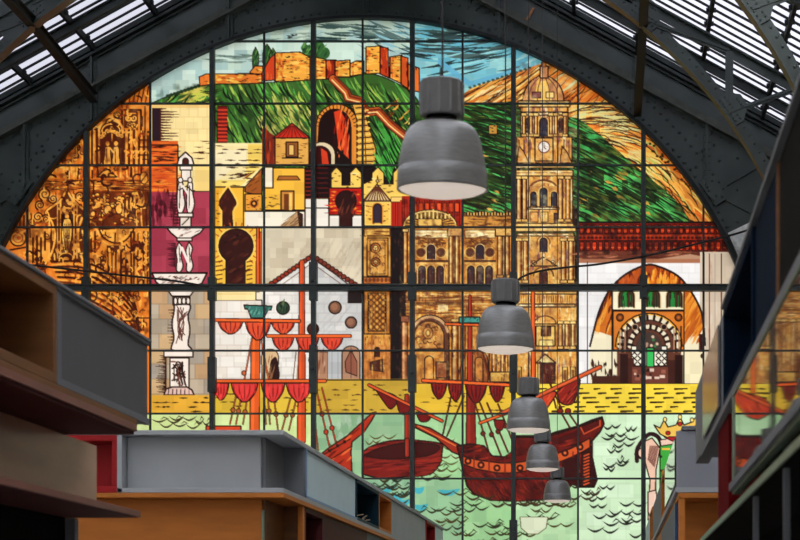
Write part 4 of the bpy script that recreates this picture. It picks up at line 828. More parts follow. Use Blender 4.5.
# ---------------------------------------------------------------- hall shell
XR, ZR, SL = (366-CX)*GY/F, EYE+(CY+106)*GY/F, .55   # ridge of the roof and its slope
HW = 10.5; XL, XE = XR-HW, XR+HW; ZE = ZR-SL*HW
YB, YF = -14.0, 33.35
struct('floor', Bx(XL-.3, XE+.3, YB-.3, YF, -.2, 0), FLOORM)
struct('wall_left', Bx(XL-.3, XL, YB-.3, YF, 0, ZE), PLAST)
struct('wall_right', Bx(XE, XE+.3, YB-.3, YF, 0, ZE), PLAST)
wb = bmesh.new()
for q in ((XL, XE, YB-.3, YB, 0, 1.2), (XL, XL+3, YB-.3, YB, 1.2, ZE), (XE-3, XE, YB-.3, YB, 1.2, ZE)): box(wb, *q)
prism(wb, [(XL, ZE), (XE, ZE), (XR, ZR)], YB-.3, YB)
struct('wall_front', wb, PLAST)
w2 = empty('window_2', (XR, YB-.15, 1.2), kind='structure')
obj('pane', Bx(XL+3, XE-3, YB-.16, YB-.14, 1.2, ZE), FROST, w2)
bm = bmesh.new()
for i in range(1, 8): x = XL+3+i*(2*HW-6)/8; box(bm, x-.05, x+.05, YB-.22, YB-.08, 1.2, ZE)
for z in (3.5, 6, 8.5): box(bm, XL+3, XE-3, YB-.21, YB-.09, z-.04, z+.04)
obj('mullion', bm, STEELB, w2)

# ---------------------------------------------------------------- roof
roof = empty('ceiling', (XR, 10, ZR), kind='structure')
def zr(x): return ZR-SL*abs(x-XR)
for sx, nm in ((-1, 'left'), (1, 'right')):
    xe = XR+sx*HW
    for ya, yb, gm, nn in ((YB, 24.85, ROOFG, 'unseen brighter roof glazing, fills the hall with light'), (24.85, YF, ROOFD, 'dimmed greyish roof glazing')):
        bm = bmesh.new(); v = [bm.verts.new(p) for p in ((XR, ya, ZR), (XR, yb, ZR), (xe, yb, ZE), (xe, ya, ZE))]; bm.faces.new(v)
        obj('roof_glazing', bm, gm, roof)['label'] = nn
    bm = bmesh.new(); y = YF-.55
    up = Vector((0, 1, 0))
    while y > YB:
        beam(bm, (XR, y, ZR-.03), (xe, y, ZE-.03), .03, .055); y -= .325
    o = obj('glazing_bar', bm, BARM, roof); o['kind'] = 'stuff'
    for k in range(7):                               # purlins, running the length of the hall
        x = XR+sx*m_(21+62.5*(k+1)); x += 0
        if abs(x-XR) > HW-.2: continue
        bm = bmesh.new(); box(bm, x-.035, x+.035, YB, GY+.1, zr(x)-.2, zr(x)-.06)
        yy = GY-.6
        while yy > 14:                               # small cleats that hold the glazing bars
            box(bm, x-.09, x+.09, yy-.03, yy+.03, zr(x)-.14, zr(x)-.07); yy -= .65
        obj('purlin', bm, BARM, roof)
    # sheeted band along the ridge and the eaves
    bm = bmesh.new()
    for u0, u1 in ((0, 1.7), (8.9, 10.5)):
        a, b = XR+sx*u0, XR+sx*u1
        v = [bm.verts.new(p) for p in ((a, YB, zr(a)+.03), (a, YF, zr(a)+.03), (b, YF, zr(b)+.03), (b, YB, zr(b)+.03))]; bm.faces.new(v)
    obj('roof_sheeting', bm, WOODR, roof)
for Y in (31.5, 26.5, 21.5):                         # light rafters between the trusses
    for sx in (-1, 1):
        bm = bmesh.new(); xe = XR+sx*(HW-.1)
        beam(bm, (XR, Y, ZR-.25), (xe, Y, zr(xe)-.25), .17, .09); beam(bm, (XR, Y, ZR-.17), (xe, Y, zr(xe)-.17), .025, .2)
        obj('rafter', bm, STEELB, roof)

# ---------------------------------------------------------------- trusses
def truss(Y, label):
    t = empty('roof_truss', (XR, Y, 5.0), label=label, cat='roof truss', group=None)
    cx, cz, R = -5.1, 5.95, 8.9
    arcz = lambda x: cz+math.sqrt(max(0, R*R-(x-cx)**2))
    bm = bmesh.new(); ring(bm, cx, cz, R, R+.035, Y-.12, Y+.12, 4, 176); ring(bm, cx, cz, R+.03, R+.24, Y-.015, Y+.015, 4, 176)
    for i in range(150):
        a = math.radians(5+170*i/149); rivet(bm, (cx+(R+.17)*math.cos(a), Y-.015, cz+(R+.17)*math.sin(a)), .026)
    obj('arch_chord', bm, STEEL, t)
    for sx in (-1, 1):
        xe = XR+sx*(HW-.05); bm = bmesh.new()
        beam(bm, (XR, Y, ZR-.42), (xe, Y, zr(xe)-.42), .2, .03); beam(bm, (XR, Y, ZR-.33), (xe, Y, zr(xe)-.33), .03, .22); 
        obj('top_chord', bm, STEEL, t)
    nodes = [1.45, 2.8, 4.2, 5.68, 7.28, 8.55]
    tz = lambda x: zr(x)-.42
    bm = bmesh.new(); box(bm, cx-.07, cx+.07, Y-.05, Y+.05, arcz(cx)+.2, tz(cx)); obj('post', bm, STEEL, t)
    for sx in (-1, 1):
        for i, u in enumerate(nodes):
            x = cx+sx*u; za = arcz(x)+.15; zt = tz(x)
            bm = bmesh.new(); box(bm, x-.075, x-.02, Y-.06, Y-.045, za, zt); box(bm, x+.02, x+.075, Y-.06, Y-.045, za, zt); box(bm, x-.02, x+.02, Y-.05, Y+.03, za, zt)
            obj('post', bm, STEEL, t)
            if i+1 < len(nodes):
                x2 = cx+sx*nodes[i+1]; bm = bmesh.new(); beam(bm, (x, Y-.03, za), (x2, Y-.03, tz(x2)), .1, .03); beam(bm, (x, Y-.04, za), (x2, Y-.04, tz(x2)), .02, .07); obj('diagonal', bm, STEEL, t)
            gs = 2.1 if (sx < 0 and u == 5.68) else 1.0
            tx = Vector((math.cos(math.atan2(za-cz, x-cx)), 0, math.sin(math.atan2(za-cz, x-cx)))); tg = Vector((-tx.z, 0, tx.x))
            p = Vector((x, 0, za+.05)); pts = [p+tg*.3*gs-tx*.1, p+tg*.32*gs+tx*.1*gs, p+tg*.12*gs+tx*.34*gs, p-tg*.12*gs+tx*.34*gs, p-tg*.32*gs+tx*.1*gs, p-tg*.3*gs-tx*.1]
            bm = bmesh.new(); prism(bm, [(q.x, q.z) for q in pts], Y-.055, Y-.016)
            for k in range(7):
                for rr in (-.03, .07): q = p+tg*(-.24+k*.08)+tx*rr; rivet(bm, (q.x, Y-.055, q.z), .022)
            for k in range(4): q = p+tg*(-.09+k*.06)+tx*.24; rivet(bm, (q.x, Y-.055, q.z), .022)
            obj('gusset_plate', bm, STEEL, t)
    return t
truss(29.8, 'dark green steel arched truss next to the stained glass window')
truss(24.85, 'dark steel arched truss at the top right corner, one bay nearer')
truss(19.9, 'dark steel arched truss overhead, two bays before the window')
# longitudinal struts between the trusses and the gable
def strut(a, b, label):
    bm = bmesh.new(); a, b = Vector(a), Vector(b)
    beam(bm, a, b, .02, .17, Vector((0, 0, 1))); beam(bm, a+Vector((0, 0, .085)), b+Vector((0, 0, .085)), .16, .02, Vector((0, 0, 1))); beam(bm, a-Vector((0, 0, .085)), b-Vector((0, 0, .085)), .16, .02, Vector((0, 0, 1)))
    tag(obj('roof_strut', bm, BARM), label, 'roof strut')
zn = 5.95+math.sqrt(8.9**2-5.68**2)+.1
strut((-5.1-5.68, 29.86, zn), W(94, 98, 32.86), 'dark steel strut running back to the gable at upper left')
strut((-5.1+5.68, 29.86, zn), W(637.5, 112, 32.86), 'dark steel strut running back to the gable at upper right')
strut((-5.1-5.68, 24.92, zn), (-5.1-5.68, 29.72, zn), 'dark steel strut between two trusses at the top left corner')
strut((-5.1+5.68, 24.92, zn), (-5.1+5.68, 29.72, zn), 'dark steel strut between two trusses at the top right')

# ---------------------------------------------------------------- gable
gc = W(366, 420); GR = m_(401)
gab = empty('wall_back', (gc.x, GY+.1, 0), kind='structure')
# web plate: from the arch up to the rafter
def yraf(px): return -64+.54*abs(px-366)
bm = bmesh.new()
N_ = 96; prev = None
for i in range(N_+1):
    t = PI*i/N_; a = (366+401*math.cos(t), 420-401*math.sin(t))
    dx = abs(a[0]-366); px = a[0]
    # spread the top points out to the wall
    px = 366+(a[0]-366)*(1+.27*abs(math.cos(t))**3)
    b = (px, min(yraf(px), a[1]-4) if abs(math.cos(t)) < .985 else a[1]-4)
    if abs(math.cos(t)) >= .985: b = (366+509*(1 if a[0] > 366 else -1), yraf(875) if i in (0, N_) else yraf(875)-0)
    cur = [bm.verts.new(W(*a, GY+.06)), bm.verts.new(W(*b, GY+.06)), bm.verts.new(W(*a, GY+.12)), bm.verts.new(W(*b, GY+.12))]
    if prev:
        for q in ((0, 1), (1, 3), (3, 2), (2, 0)):
            bm.faces.new((prev[q[0]], prev[q[1]], cur[q[1]], cur[q[0]]))
    prev = cur
def rv(px, py, r=.034, y=GY+.06): p = W(px, py); rivet(bm, (p.x, y, p.z), r)
for i in range(150):
    t = PI*(i+.5)/150
    for r in (410,): rv(366+r*math.cos(t), 420-r*math.sin(t))
    if i % 1 == 0:
        r = 426
        if math.sin(t) > .55 and 420-r*math.sin(t) > yraf(366+r*math.cos(t))+4: rv(366+r*math.cos(t), 420-r*math.sin(t))
RG2 = random.Random(3)
for s in (-1, 1):
    for k in range(52):
        px = 366+s*(20+k*9.3); rv(px, yraf(px)+9)
    for u in (330, 348, 372, 395, 420):
        for k in range(7):
            px, py = 366+s*u, yraf(366+s*u)+20+k*16
            if (px-366)**2+(py-420)**2 > 416**2 and py < 290: rv(px+((k % 2)*6), py)
obj('web_plate', bm, STEEL, gab)
for s in (-1, 1):                                     # outer spandrel plates out to the side walls
    P = [(366+s*402*math.cos(math.radians(a)), 420-402*math.sin(math.radians(a))) for a in range(0, 61, 3)]+[(366+s*201, 40), (366+s*509, 206), (366+s*509, 422), (366+s*402, 422)]
    bm = bmesh.new(); prism(bm, [(W(*q).x, W(*q).z) for q in P], GY+.13, GY+.18); obj('spandrel_plate', bm, STEEL, gab)
# lower flanks below the springing and outside of the arch
bm = bmesh.new()
for s in (-1, 1):
    a, b = sorted((366+s*401, 366+s*(509))); p, q = W(a, 421), W(b, 420); box(bm, p.x, q.x, GY, GY+.35, 0, q.z)
p, q = W(-35, 560), W(767, 560); box(bm, p.x, q.x, GY, GY+.35, 0, p.z)
obj('masonry', bm, PLAST, gab)
# arch flange
bm = bmesh.new(); ring(bm, gc.x, gc.z, GR-.03, GR+.03, GY-.16, GY+.12, 0, 180, 96)
ring(bm, gc.x, gc.z, GR+.03, GR+.09, GY-.0, GY+.06, 0, 180, 96)
obj('arch_flange', bm, BARM, gab)
# rafter along the top
for s in (-1, 1):
    f = lambda u, dy, Y: W(366+s*u, -62+.54*u+dy, Y)
    bm = bmesh.new(); a0, a1, b0, b1 = f(0, 0, GY), f(515, 0, GY), f(0, -50, GY), f(515, -44, GY)
    prism(bm, [(a0.x, a0.z), (a1.x, a1.z), (b1.x, b1.z), (b0.x, b0.z)], GY+.03, GY+.09)
    for k in range(60):
        u = 10+k*8.3
        for dy in (-6, -32): p = f(u, dy-(u*0), GY); rivet(bm, (p.x, GY+.03, p.z), .026)
    obj('rafter_web', bm, STEEL, gab)
    bm = bmesh.new(); beam(bm, f(0, 1, GY-.03), f(515, 1, GY-.03), .05, .2); beam(bm, f(0, -4, GY+.02), f(515, -4, GY+.02), .1, .03); obj('rafter_flange', bm, FLNG, gab)
    bm = bmesh.new(); g = lambda u, dy, Y: W(366+s*u, -106+.55*u+dy, Y)
    beam(bm, g(0, 10, GY-.03), g(515, 10, GY-.03), .05, .16); beam(bm, g(0, 3, GY-.05), g(515, 3, GY-.05), .1, .1); beam(bm, g(0, 15, GY), g(515, 15, GY), .03, .08); obj('rafter_flange', bm, STEELB, gab)
# posts and stiffeners on the plate
def gpost(px, y0, y1, w=8, riv=True):
    a, b = W(px-w/2, y1), W(px+w/2, y0); bm = bmesh.new(); box(bm, a.x, b.x, GY+.0, GY+.06, a.z, b.z); c = (a.x+b.x)/2; box(bm, c-.02, c+.02, GY-.08, GY, a.z, b.z)
    n = int((y1-y0)/7)
    for k in range(n):
        for s in (-1, 1): rivet(bm, (c+s*(b.x-a.x)*.36, GY, a.z+(b.z-a.z)*(k+.5)/n), .018)
    obj('stiffener', bm, STEEL, gab)
for u in (0, 135, 272):
    y0 = -60+.54*u-30; y1 = 420-math.sqrt(404**2-u*u)
    for s in ((-1, 1) if u else (1,)): gpost(364+s*u, y0, y1, 8 if u != 272 else 9)
for s in (-1, 1):
    gpost(366+s*341, yraf(366+s*341)+4, 188, 7); 
    for (a, b) in (((347, 190), (389, 166)), ((347, 190), (392, 214))):
        bm = bmesh.new(); beam(bm, W(366+s*a[0], a[1], GY+.02), W(366+s*b[0], b[1], GY+.02), .13, .05); obj('brace', bm, STEEL, gab)
    bm = bmesh.new(); p = [W(366+s*u, y) for u, y in ((334, 184), (340, 176), (354, 176), (362, 188), (362, 198), (350, 206))]; prism(bm, [(q.x, q.z) for q in p], GY-.03, GY+.01)
    for u, y in ((340, 184), (346, 181), (353, 182), (357, 189), (343, 191), (350, 196), (356, 197), (347, 200)): q = W(366+s*u, y); rivet(bm, (q.x, GY-.03, q.z), .028)
    obj('gusset_plate', bm, STEEL, gab)
    # thin seam strips
    for (a, b) in (((330, 92), (341, 118)), ((160, 35), (166, 22)), ((216, 60), (222, 44))): 
        bm = bmesh.new(); beam(bm, W(366+s*a[0], a[1], GY+.05), W(366+s*b[0], b[1], GY+.05), .05, .03); obj('stiffener', bm, STEEL, gab)
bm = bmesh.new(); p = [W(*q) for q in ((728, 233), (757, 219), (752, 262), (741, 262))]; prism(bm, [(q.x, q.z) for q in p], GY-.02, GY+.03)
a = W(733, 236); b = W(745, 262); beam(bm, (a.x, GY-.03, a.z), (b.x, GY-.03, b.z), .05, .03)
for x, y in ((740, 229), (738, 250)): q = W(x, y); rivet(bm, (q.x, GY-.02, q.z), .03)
obj('lit_patch_plate', bm, PALE, gab)  # piece of the arch plate, light on it painted as pale steel
bm = bmesh.new(); beam(bm, W(527, 20, GY-.03), W(533.5, 8, GY-.03), .045, .03); tag(obj('rusty_strap', bm, RUST, gab), 'rusty orange strap on the rafter')

# ---------------------------------------------------------------- the stained-glass window
win = empty('window_1', (gc.x, GY, W(0, 560).z), kind='structure')
D = 2                                                 # raster samples per mesh vertex
A = img[:GH//D*D, :GW//D*D].reshape(GH//D, D, GW//D, D, 3).mean((1, 3))
h, w = A.shape[:2]
lin = np.where(A <= .04045, A/12.92, ((A+.055)/1.055)**2.4)*.475
px = (np.arange(w)+.5)*D/K+GX0; py = (np.arange(h)+.5)*D/K+GY0
PX, PY = np.meshgrid(px, py)
keep = ((PX-366)**2+(PY-420)**2 < 403**2) | (PY > 420)
keep &= (np.abs(PX-366) < 403)
q = keep[:-1, :-1] & keep[1:, :-1] & keep[:-1, 1:] & keep[1:, 1:]
idx = -np.ones((h, w), np.int64); used = np.zeros((h, w), bool)
for a, b in ((0, 0), (1, 0), (0, 1), (1, 1)): used[a:h-1+a, b:w-1+b] |= q
idx[used] = np.arange(used.sum())
co = np.zeros((used.sum(), 3), np.float32); co[:, 0] = (PX[used]-CX)*GY/F; co[:, 1] = GY; co[:, 2] = EYE+(CY-PY[used])*GY/F
fa = np.stack([idx[:-1, :-1][q], idx[1:, :-1][q], idx[1:, 1:][q], idx[:-1, 1:][q]], 1).astype(np.int32)
me = bpy.data.meshes.new('stained_glass'); me.vertices.add(len(co)); me.vertices.foreach_set('co', co.ravel())
me.loops.add(fa.size); me.loops.foreach_set('vertex_index', fa.ravel()); me.polygons.add(len(fa))
me.polygons.foreach_set('loop_start', np.arange(0, fa.size, 4, dtype=np.int32)); me.update(calc_edges=True)
at = me.color_attributes.new('paint', 'FLOAT_COLOR', 'POINT'); at.data.foreach_set('color', np.concatenate([lin[used], np.ones((used.sum(), 1))], 1).astype(np.float32).ravel())
me.materials.append(GLASS); sg = bpy.data.objects.new('stained_glass', me); C.objects.link(sg); sg.parent = win; sg.matrix_parent_inverse = Matrix.Translation(-win.location)
def ytop(px): return 420-math.sqrt(max(0, 402**2-(px-366)**2))
YBOT = 560
def vbar(px, w, d, name, y0=None, y1=YBOT, extra=()):
    bm = bmesh.new(); a, b = W(px-w/2, y1, GY-d), W(px+w/2, ytop(px) if y0 is None else y0, GY-d); b.z = W(px, ytop(px) if y0 is None else y0).z; box(bm, a.x, b.x, GY-d, GY-.012, a.z, b.z)
    for (ya, yb) in extra:
        a, b = W(px-w/2-1.6, yb, GY-d), W(px+w/2+1.6, ya, GY-d); box(bm, a.x, b.x, GY-d-.03, GY-.02, a.z, b.z); rivet(bm, ((a.x+b.x)/2, GY-d-.03, (a.z+b.z)/2), .03)
    obj(name, bm, STEELB, win)
for px, ex in ((85.5, ((277, 300),)), (211.6, ((277, 300), (357, 392))), (313, ((262, 300), (345, 393))), (412, ((272, 300), (355, 392))), (513.3, ((272, 300), (355, 392), (520, 545))), (643.5, ((275, 298),))): vbar(px, 4.6, .14, 'mullion', None, YBOT, ex)
vbar(513.3, 4.0, .12, 'mullion_cap', 536, 560, ((534, 545),))
for px, y0 in ((27, None), (150, None), (264, None), (362.5, None), (462.5, None), (578, None), (703.5, None)): vbar(px, 2.0, .05, 'glazing_bar', y0)
def hbar(py, wd, d, name):
    u = math.sqrt(402**2-(420-py)**2) if py < 420 else 401
    a, b = W(366-u, py+wd/2, GY-d), W(366+u, py-wd/2, GY-d); bm = bmesh.new(); box(bm, a.x, b.x, GY-d, GY-.01, a.z, b.z); return obj(name, bm, STEELB, win)
for py in (41, 103.3, 165, 227, 350.5, 413.5, 478.5, 541.5): hbar(py, 1.8, .055, 'glazing_bar')
hbar(288, 4.6, .16, 'transom'); hbar(284.4, 1.5, .19, 'transom_rail')
struct('trim_1', Bx(W(-36, 0).x, W(768, 0).x, GY-.35, GY-.005, W(0, 566).z, W(0, 559.5).z), PALE)

# ---------------------------------------------------------------- cables
def cable(P, label, r=.022, Y=32.55):
    P = sm(P, 6); bm = bmesh.new(); tube(bm, [W(a, b, Y) for a, b in P], r); tag(obj('cable', bm, BLACKR), label, 'cable')
k_ = 33/32.55
cable([(760, 226), (735, 234), (700, 243), (650, 255), (600, 264), (570, 267), (540, 271), (522, 277), (516, 283)], 'thin black cable sagging across the right of the window')
cable([(-12, 262), (30, 265), (85, 271), (130, 276), (175, 281), (209, 287)], 'thin black cable sagging across the left of the window')

# ---------------------------------------------------------------- pendant lamps
def lamp():
    o = empty('pendant_lamp', (0, 0, 0)); 
    S = .5
    bell = [(.075, .362), (.12, .359), (.152, .35), (.178, .33), (.2, .298), (.216, .25), (.228, .2), (.236, .15), (.2405, .115), (.241, .112), (.244, .110), (.2475, .06), (.2505, .012), (.252, 0), (.248, -.004), (.244, 0)]
    inn = [(.242, .012), (.236, .05), (.228, .098), (.216, .18), (.19, .27), (.14, .33), (.07, .345)]
    bm = bmesh.new(); lathe(bm, bell+inn, 0, 0, 56, False); obj('lamp_shade', bm, ALU, o, True)
    bm = bmesh.new(); lathe(bm, [(.243, .012), (.235, .0), (.2, -.016), (.12, -.032), (.03, -.038), (.004, -.038)], 0, 0, 48, True); tag(obj('lamp_diffuser', bm, DIFF, o, True), 'pale glowing glass diffuser')
    bm = bmesh.new(); lathe(bm, [(.05, .356), (.09, .358), (.095, .370), (.085, .374), (.085, .394), (.05, .396)], 0, 0, 32); obj('neck', bm, BLACKR, o, True)
    bm = bmesh.new(); n = 48
    prof = [(.112, .394), (.118, .40), (.118, .582), (.112, .588)]; lathe(bm, prof, 0, 0, 12)
    for k in range(12):
        a = 2*PI*k/12; x, y = .118*math.cos(a), .118*math.sin(a); box(bm, x-.006, x+.006, y-.006, y+.006, .41, .572)
    bal = obj('ballast_housing', bm, ALUD, o)
    bm = bmesh.new(); lathe(bm, [(.012, .582), (.03, .588), (.03, .60), (.012, .61), (.008, .66)], 0, 0, 16); obj('cable_gland', bm, BLACKR, bal)
    return o
LL = [(442.5, 190, 8.85, 'nearest and largest grey bell pendant lamp, hanging over the aisle'),
      (505.5, 349, 13.8, 'grey bell pendant lamp, second from the camera, in front of the church tower'),
      (528.5, 429.8, 18.3, 'grey bell pendant lamp in the middle of the row of five, above the glass ship'),
      (542.5, 469, 23.5, 'small grey bell pendant lamp, fourth in the row, before the ship hull'),
      (557.3, 500.5, 28.5, 'smallest and farthest grey bell pendant lamp, lowest in the picture')]
P0 = lamp(); kids = list(P0.children)
for i, (px, py, Y, lb) in enumerate(LL):
    if i == 0: o = P0
    else:
        o = P0.copy(); C.objects.link(o)
        for ch in kids:
            c = ch.copy(); C.objects.link(c); c.parent = o
            for g in ch.children: d = g.copy(); C.objects.link(d); d.parent = c
    o.location = W(px, py, Y); tag(o, lb, 'lamp', 'pendant lamps in a row over the aisle')
    p = o.location; bm = bmesh.new(); tube(bm, [(0, 0, .64), (0, 0, zr(p.x)-p.z-.25)], .006, 6)
    c = obj('cord', bm, BLACKR); c.parent = o; o.rotation_euler.x = math.radians((5, 2.2, .5, 0, 0)[i]); c.rotation_euler.x = -o.rotation_euler.x

# ---------------------------------------------------------------- market stalls
def part(name, bm, m, t, bev=.006, label=None):
    o = obj(name, bm, m, t, False, bev)
    if label: o['label'] = label
    return o
def cell(t, name, X, s, y0, y1, z0, z1, dep, th, m, mi=None, label=None):
    """open compartment whose mouth is in the plane x = X; s = direction into the stall"""
    a, b = sorted((X, X+s*dep)); bm = bmesh.new()
    box(bm, a, b, y0, y1, z0, z0+th); box(bm, a, b, y0, y1, z1-th, z1); box(bm, a, b, y0, y0+th, z0+th, z1-th); box(bm, a, b, y1-th, y1, z0+th, z1-th)
    cm = part(name, bm, m, t, .004, label)
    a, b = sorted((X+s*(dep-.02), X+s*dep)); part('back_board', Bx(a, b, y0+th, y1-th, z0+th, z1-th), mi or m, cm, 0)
def panel(t, name, X, s, y0, y1, z0, z1, m, mf=None, fr=.05, label=None, dep=.5):
    a, b = sorted((X+s*.015, X+s*dep)); pn = part(name, Bx(a, b, y0+.004, y1-.004, z0+.004, z1-.004), m, t, .004, label)
    if mf:
        a, b = sorted((X, X+s*.04)); bm = bmesh.new(); box(bm, a, b, y0, y1, z0, z0+fr); box(bm, a, b, y0, y1, z1-fr*.4, z1); box(bm, a, b, y0, y0+fr*1.6, z0+fr, z1-fr*.6)
        part('panel_frame', bm, mf, pn, .003)
    return pn
E = EYE
# --- near left stall
t = empty('market_stall', (-4, 6, 0), label='near left market stall with an open brown shelf box beside a slate grey panel', cat='market stall')
X = -3.0
panel(t, 'side_panel', X, -1, 8.66, 10.39, E+1.33, E+1.86, GREYD, GREYM, .04, 'slate grey panel')
cell(t, 'compartment', X, -1, 6.9, 8.65, E+1.33, E+1.86, .55, .055, BRWN, BRND, 'brown wooden open compartment')
panel(t, 'side_panel', X, -1, 3.5, 6.89, E+1.33, E+1.86, GREYD, GREYM, .04)
part('top_board', Bx(-4.2, -2.99, 3.5, 10.4, E+1.862, E+1.885), GREYM, t)
part('fascia', Bx(-4.1, -2.995, 3.5, 10.1, E+1.285, E+1.328), BRWN, t)
part('canopy', Bx(-4.1, -2.98, 3.5, 9.98, E+1.218, E+1.282), WINE, t, .004, 'wine red canopy board')
part('canopy_edge', Bx(-2.978, -2.962, 3.5, 9.98, E+1.238, E+1.28), PINKE, t, .002)
part('wall_panel', Bx(-4.1, -3.4, 3.5, 10.56, E+.765, E+1.215), BRNZ, t, .004, 'shiny bronze wall panel')
part('ledge', Bx(-4.1, -3.02, 3.5, 10.2, E+.715, E+.76), WINE, t, .004, 'wine red ledge board')
part('ledge_edge', Bx(-3.018, -3.004, 3.5, 10.2, E+.718, E+.757), PINKE, t, .002)
bm = Bx(-4.1, -3.46, 3.5, 10.12, 0, E+.712)
for i in range(20): box(bm, -3.46, -3.45, 3.5, 10.1, .2+i*.1, .22+i*.1)
part('shutter', bm, BLK, t, 0); part('corner_post', Bx(-3.5, -3.4, 10.13, 10.2, 0, E+.71), GREYM, t)
# --- far left stall
t = empty('market_stall', (-4, 19, 0), label='far left market stall with pale grey recess, light blue panel and orange lower tier', cat='market stall')
X, Y0 = -3.05, 14.8
xp = lambda px, Y: (px-CX)*Y/F
z1, z0 = E+1.85, E+1.30
part('top_board', Bx(-6.2, -3.04, Y0, 29, z1-.045, z1), GREYL, t, .004)
part('shelf_board', Bx(xp(117, Y0), -3.04, Y0, 29, z0-.03, z0+.015), GREYL, t, .004)
part('shelf_edge', Bx(-5.6, -3.03, Y0-.01, 29, z0-.075, z0-.032), ORNG, t, .004, 'orange shelf board')
part('recess_panel', Bx(xp(117, Y0)+.05, xp(262, 15.0), Y0+.15, Y0+.19, z0+.015, z1-.045), GREYL, t, .003, 'pale grey recessed panel')
part('end_frame', Bx(xp(117, Y0), xp(117, Y0)+.045, Y0, Y0+.4, z0-.03, z1-.045), GREYL, t, .003)
part('inner_wall', Bx(-3.29, -3.25, 15.0, 15.84, z0+.015, z1-.045), GREYM, t, 0)
part('divider', Bx(-3.29, -3.05, 15.84, 15.9, z0+.015, z1-.045), GREYM, t, .003)
bm = bmesh.new(); xa, xb = xp(96.5, Y0)-.02, xp(117, Y0)-.002
for q in ((xa-.4, xb, Y0, Y0+.3, z0-.03, z0+.03), (xa-.4, xb, Y0, Y0+.3, z1-.1, z1-.046), (xb-.045, xb, Y0, Y0+.3, z0+.03, z1-.1), (xa-.4, xb-.045, Y0+.26, Y0+.3, z0+.03, z1-.1)): box(bm, *q)
part('end_compartment', bm, RED, t, .004, 'red framed compartment')
panel(t, 'side_panel', X, -1, 15.92, 19.1, z0+.015, z1-.045, BLUEL, None, .04, 'light blue panel', .3)
bm = bmesh.new(); box(bm, -3.06, -3.04, 15.9, 15.96, z0+.015, z1-.045); box(bm, -3.06, -3.04, 15.9, 19.1, z0+.015, z0+.04); part('panel_edging', bm, mat('sky_blue_edge', (96, 132, 178), .4), t, 0)
cell(t, 'compartment', X, -1, 19.11, 20.95, z0+.015, z1-.045, .4, .04, TEAL, NAVYD, 'dark teal open compartment')
cell(t, 'compartment', X, -1, 20.96, 22.15, z0+.015, z1-.045, .4, .04, ORNG, BRND, 'orange open compartment')
panel(t, 'side_panel', X, -1, 22.17, 26.3, z0+.015, z1-.045, GREYL, None, .04, None, .3)
cell(t, 'compartment', X, -1, 26.31, 27.6, z0+.015, z1-.045, .4, .04, RED, NAVYD)
panel(t, 'side_panel', X, -1, 27.61, 29, z0+.015, z1-.045, BLUEL, None, .04, None, .3)
lz1, lz0 = z0-.077, E+.73
part('lower_panel', Bx(-6.2, xp(262, 15.0), Y0+.18, Y0+.22, lz0, lz1), ORNG, t, .003, 'orange lower panel')
part('lower_panel_edge', Bx(xp(262, 15.0)+.002, xp(264, 15.0)+.002, Y0+.18, Y0+.22, lz0, lz1-.1), GREEN, t, 0)
part('inner_wall', Bx(-3.29, -3.25, 15.03, 15.84, lz0, lz1), BRWN, t, 0); part('divider', Bx(-3.29, -3.1, 15.84, 15.87, lz0, lz1), BRWN, t, 0)
part('corner_post', Bx(-3.1, -3.05, 15.78, 15.88, lz0, lz1), ORNG, t, .003)
cell(t, 'compartment', X, -1, 15.9, 16.9, lz0, lz1, .4, .05, WINE, NAVYD, 'wine red open compartment')
panel(t, 'side_panel', X, -1, 16.92, 20.0, lz0, lz1, WINE, None, .04, 'wine red panel', .3)
panel(t, 'side_panel', X, -1, 20.02, 23.5, lz0, lz1, GREYM, None, .04, None, .3)
panel(t, 'side_panel', X, -1, 23.52, 29, lz0, lz1, WINE, None, .04, None, .3)
part('ledge', Bx(-6.2, -3.03, Y0-.02, 29, lz0-.045, lz0-.002), WINE, t)
part('shutter', Bx(-6.2, -3.4, Y0+.3, 29, 0, lz0-.047), BLK, t, 0)
bm = bmesh.new(); rg = random.Random(4)
for k in range(7):
    a = Vector((-3.12-rg.random()*.12, 19.5+rg.random()*.9, z0+.064)); d = Vector((rg.uniform(-.12, .12), rg.uniform(-.25, .25), rg.uniform(.03, .09))); tube(bm, [a, a+d*.5+Vector((0, 0, .015)), a+d], .006, 5)
tag(obj('dry_twigs', bm, mat('dry_twig', (170, 150, 120), .8)), 'small tangle of dry twigs lying in the dark teal compartment', 'twigs')
# --- near right stall
t = empty('market_stall', (1.5, 5, 0), label='near right market stall with navy boxes above and reflecting glass display below', cat='market stall')
X = .65
part('top_board', Bx(X-.012, 2.2, 1.5, 9.37, E+1.875, E+1.9), GREYM, t, .004)
cell(t, 'compartment', X, 1, 7.42, 9.36, E+1.30, E+1.873, .5, .05, NAVY, NAVYD, 'navy open compartment')
panel(t, 'side_panel', X, 1, 6.42, 7.41, E+1.30, E+1.873, NAVY, None, .04, 'navy panel', .5)
part('side_post', Bx(X+.008, X+.4, 6.395, 6.41, E+1.30, E+1.873), BRWN, t, .003)
panel(t, 'side_panel', X, 1, 1.5, 6.35, E+1.30, E+1.873, BLK, None, .04, 'black panel', .5)
part('shelf_board', Bx(X-.01, 2.1, 1.5, 11.6, E+1.25, E+1.295), GREYM, t, .004)
hp = panel(t, 'hinged_panel', X-.01, 1, 9.39, 12.55, E+1.30, E+1.875, GREYM, None, .05, 'grey framed panel', .12)
part('panel_glass', Bx(X-.016, X-.002, 9.6, 11.2, E+1.34, E+1.83), mat('dull_display_glass', (110, 108, 110), .16, .1, .18), hp, 0, 'reflecting glass')
part('display_glass', Bx(X-.005, X+.02, 2.5, 8.44, E+.755, E+1.235), MIRR, t, .002, 'glass pane reflecting the window')
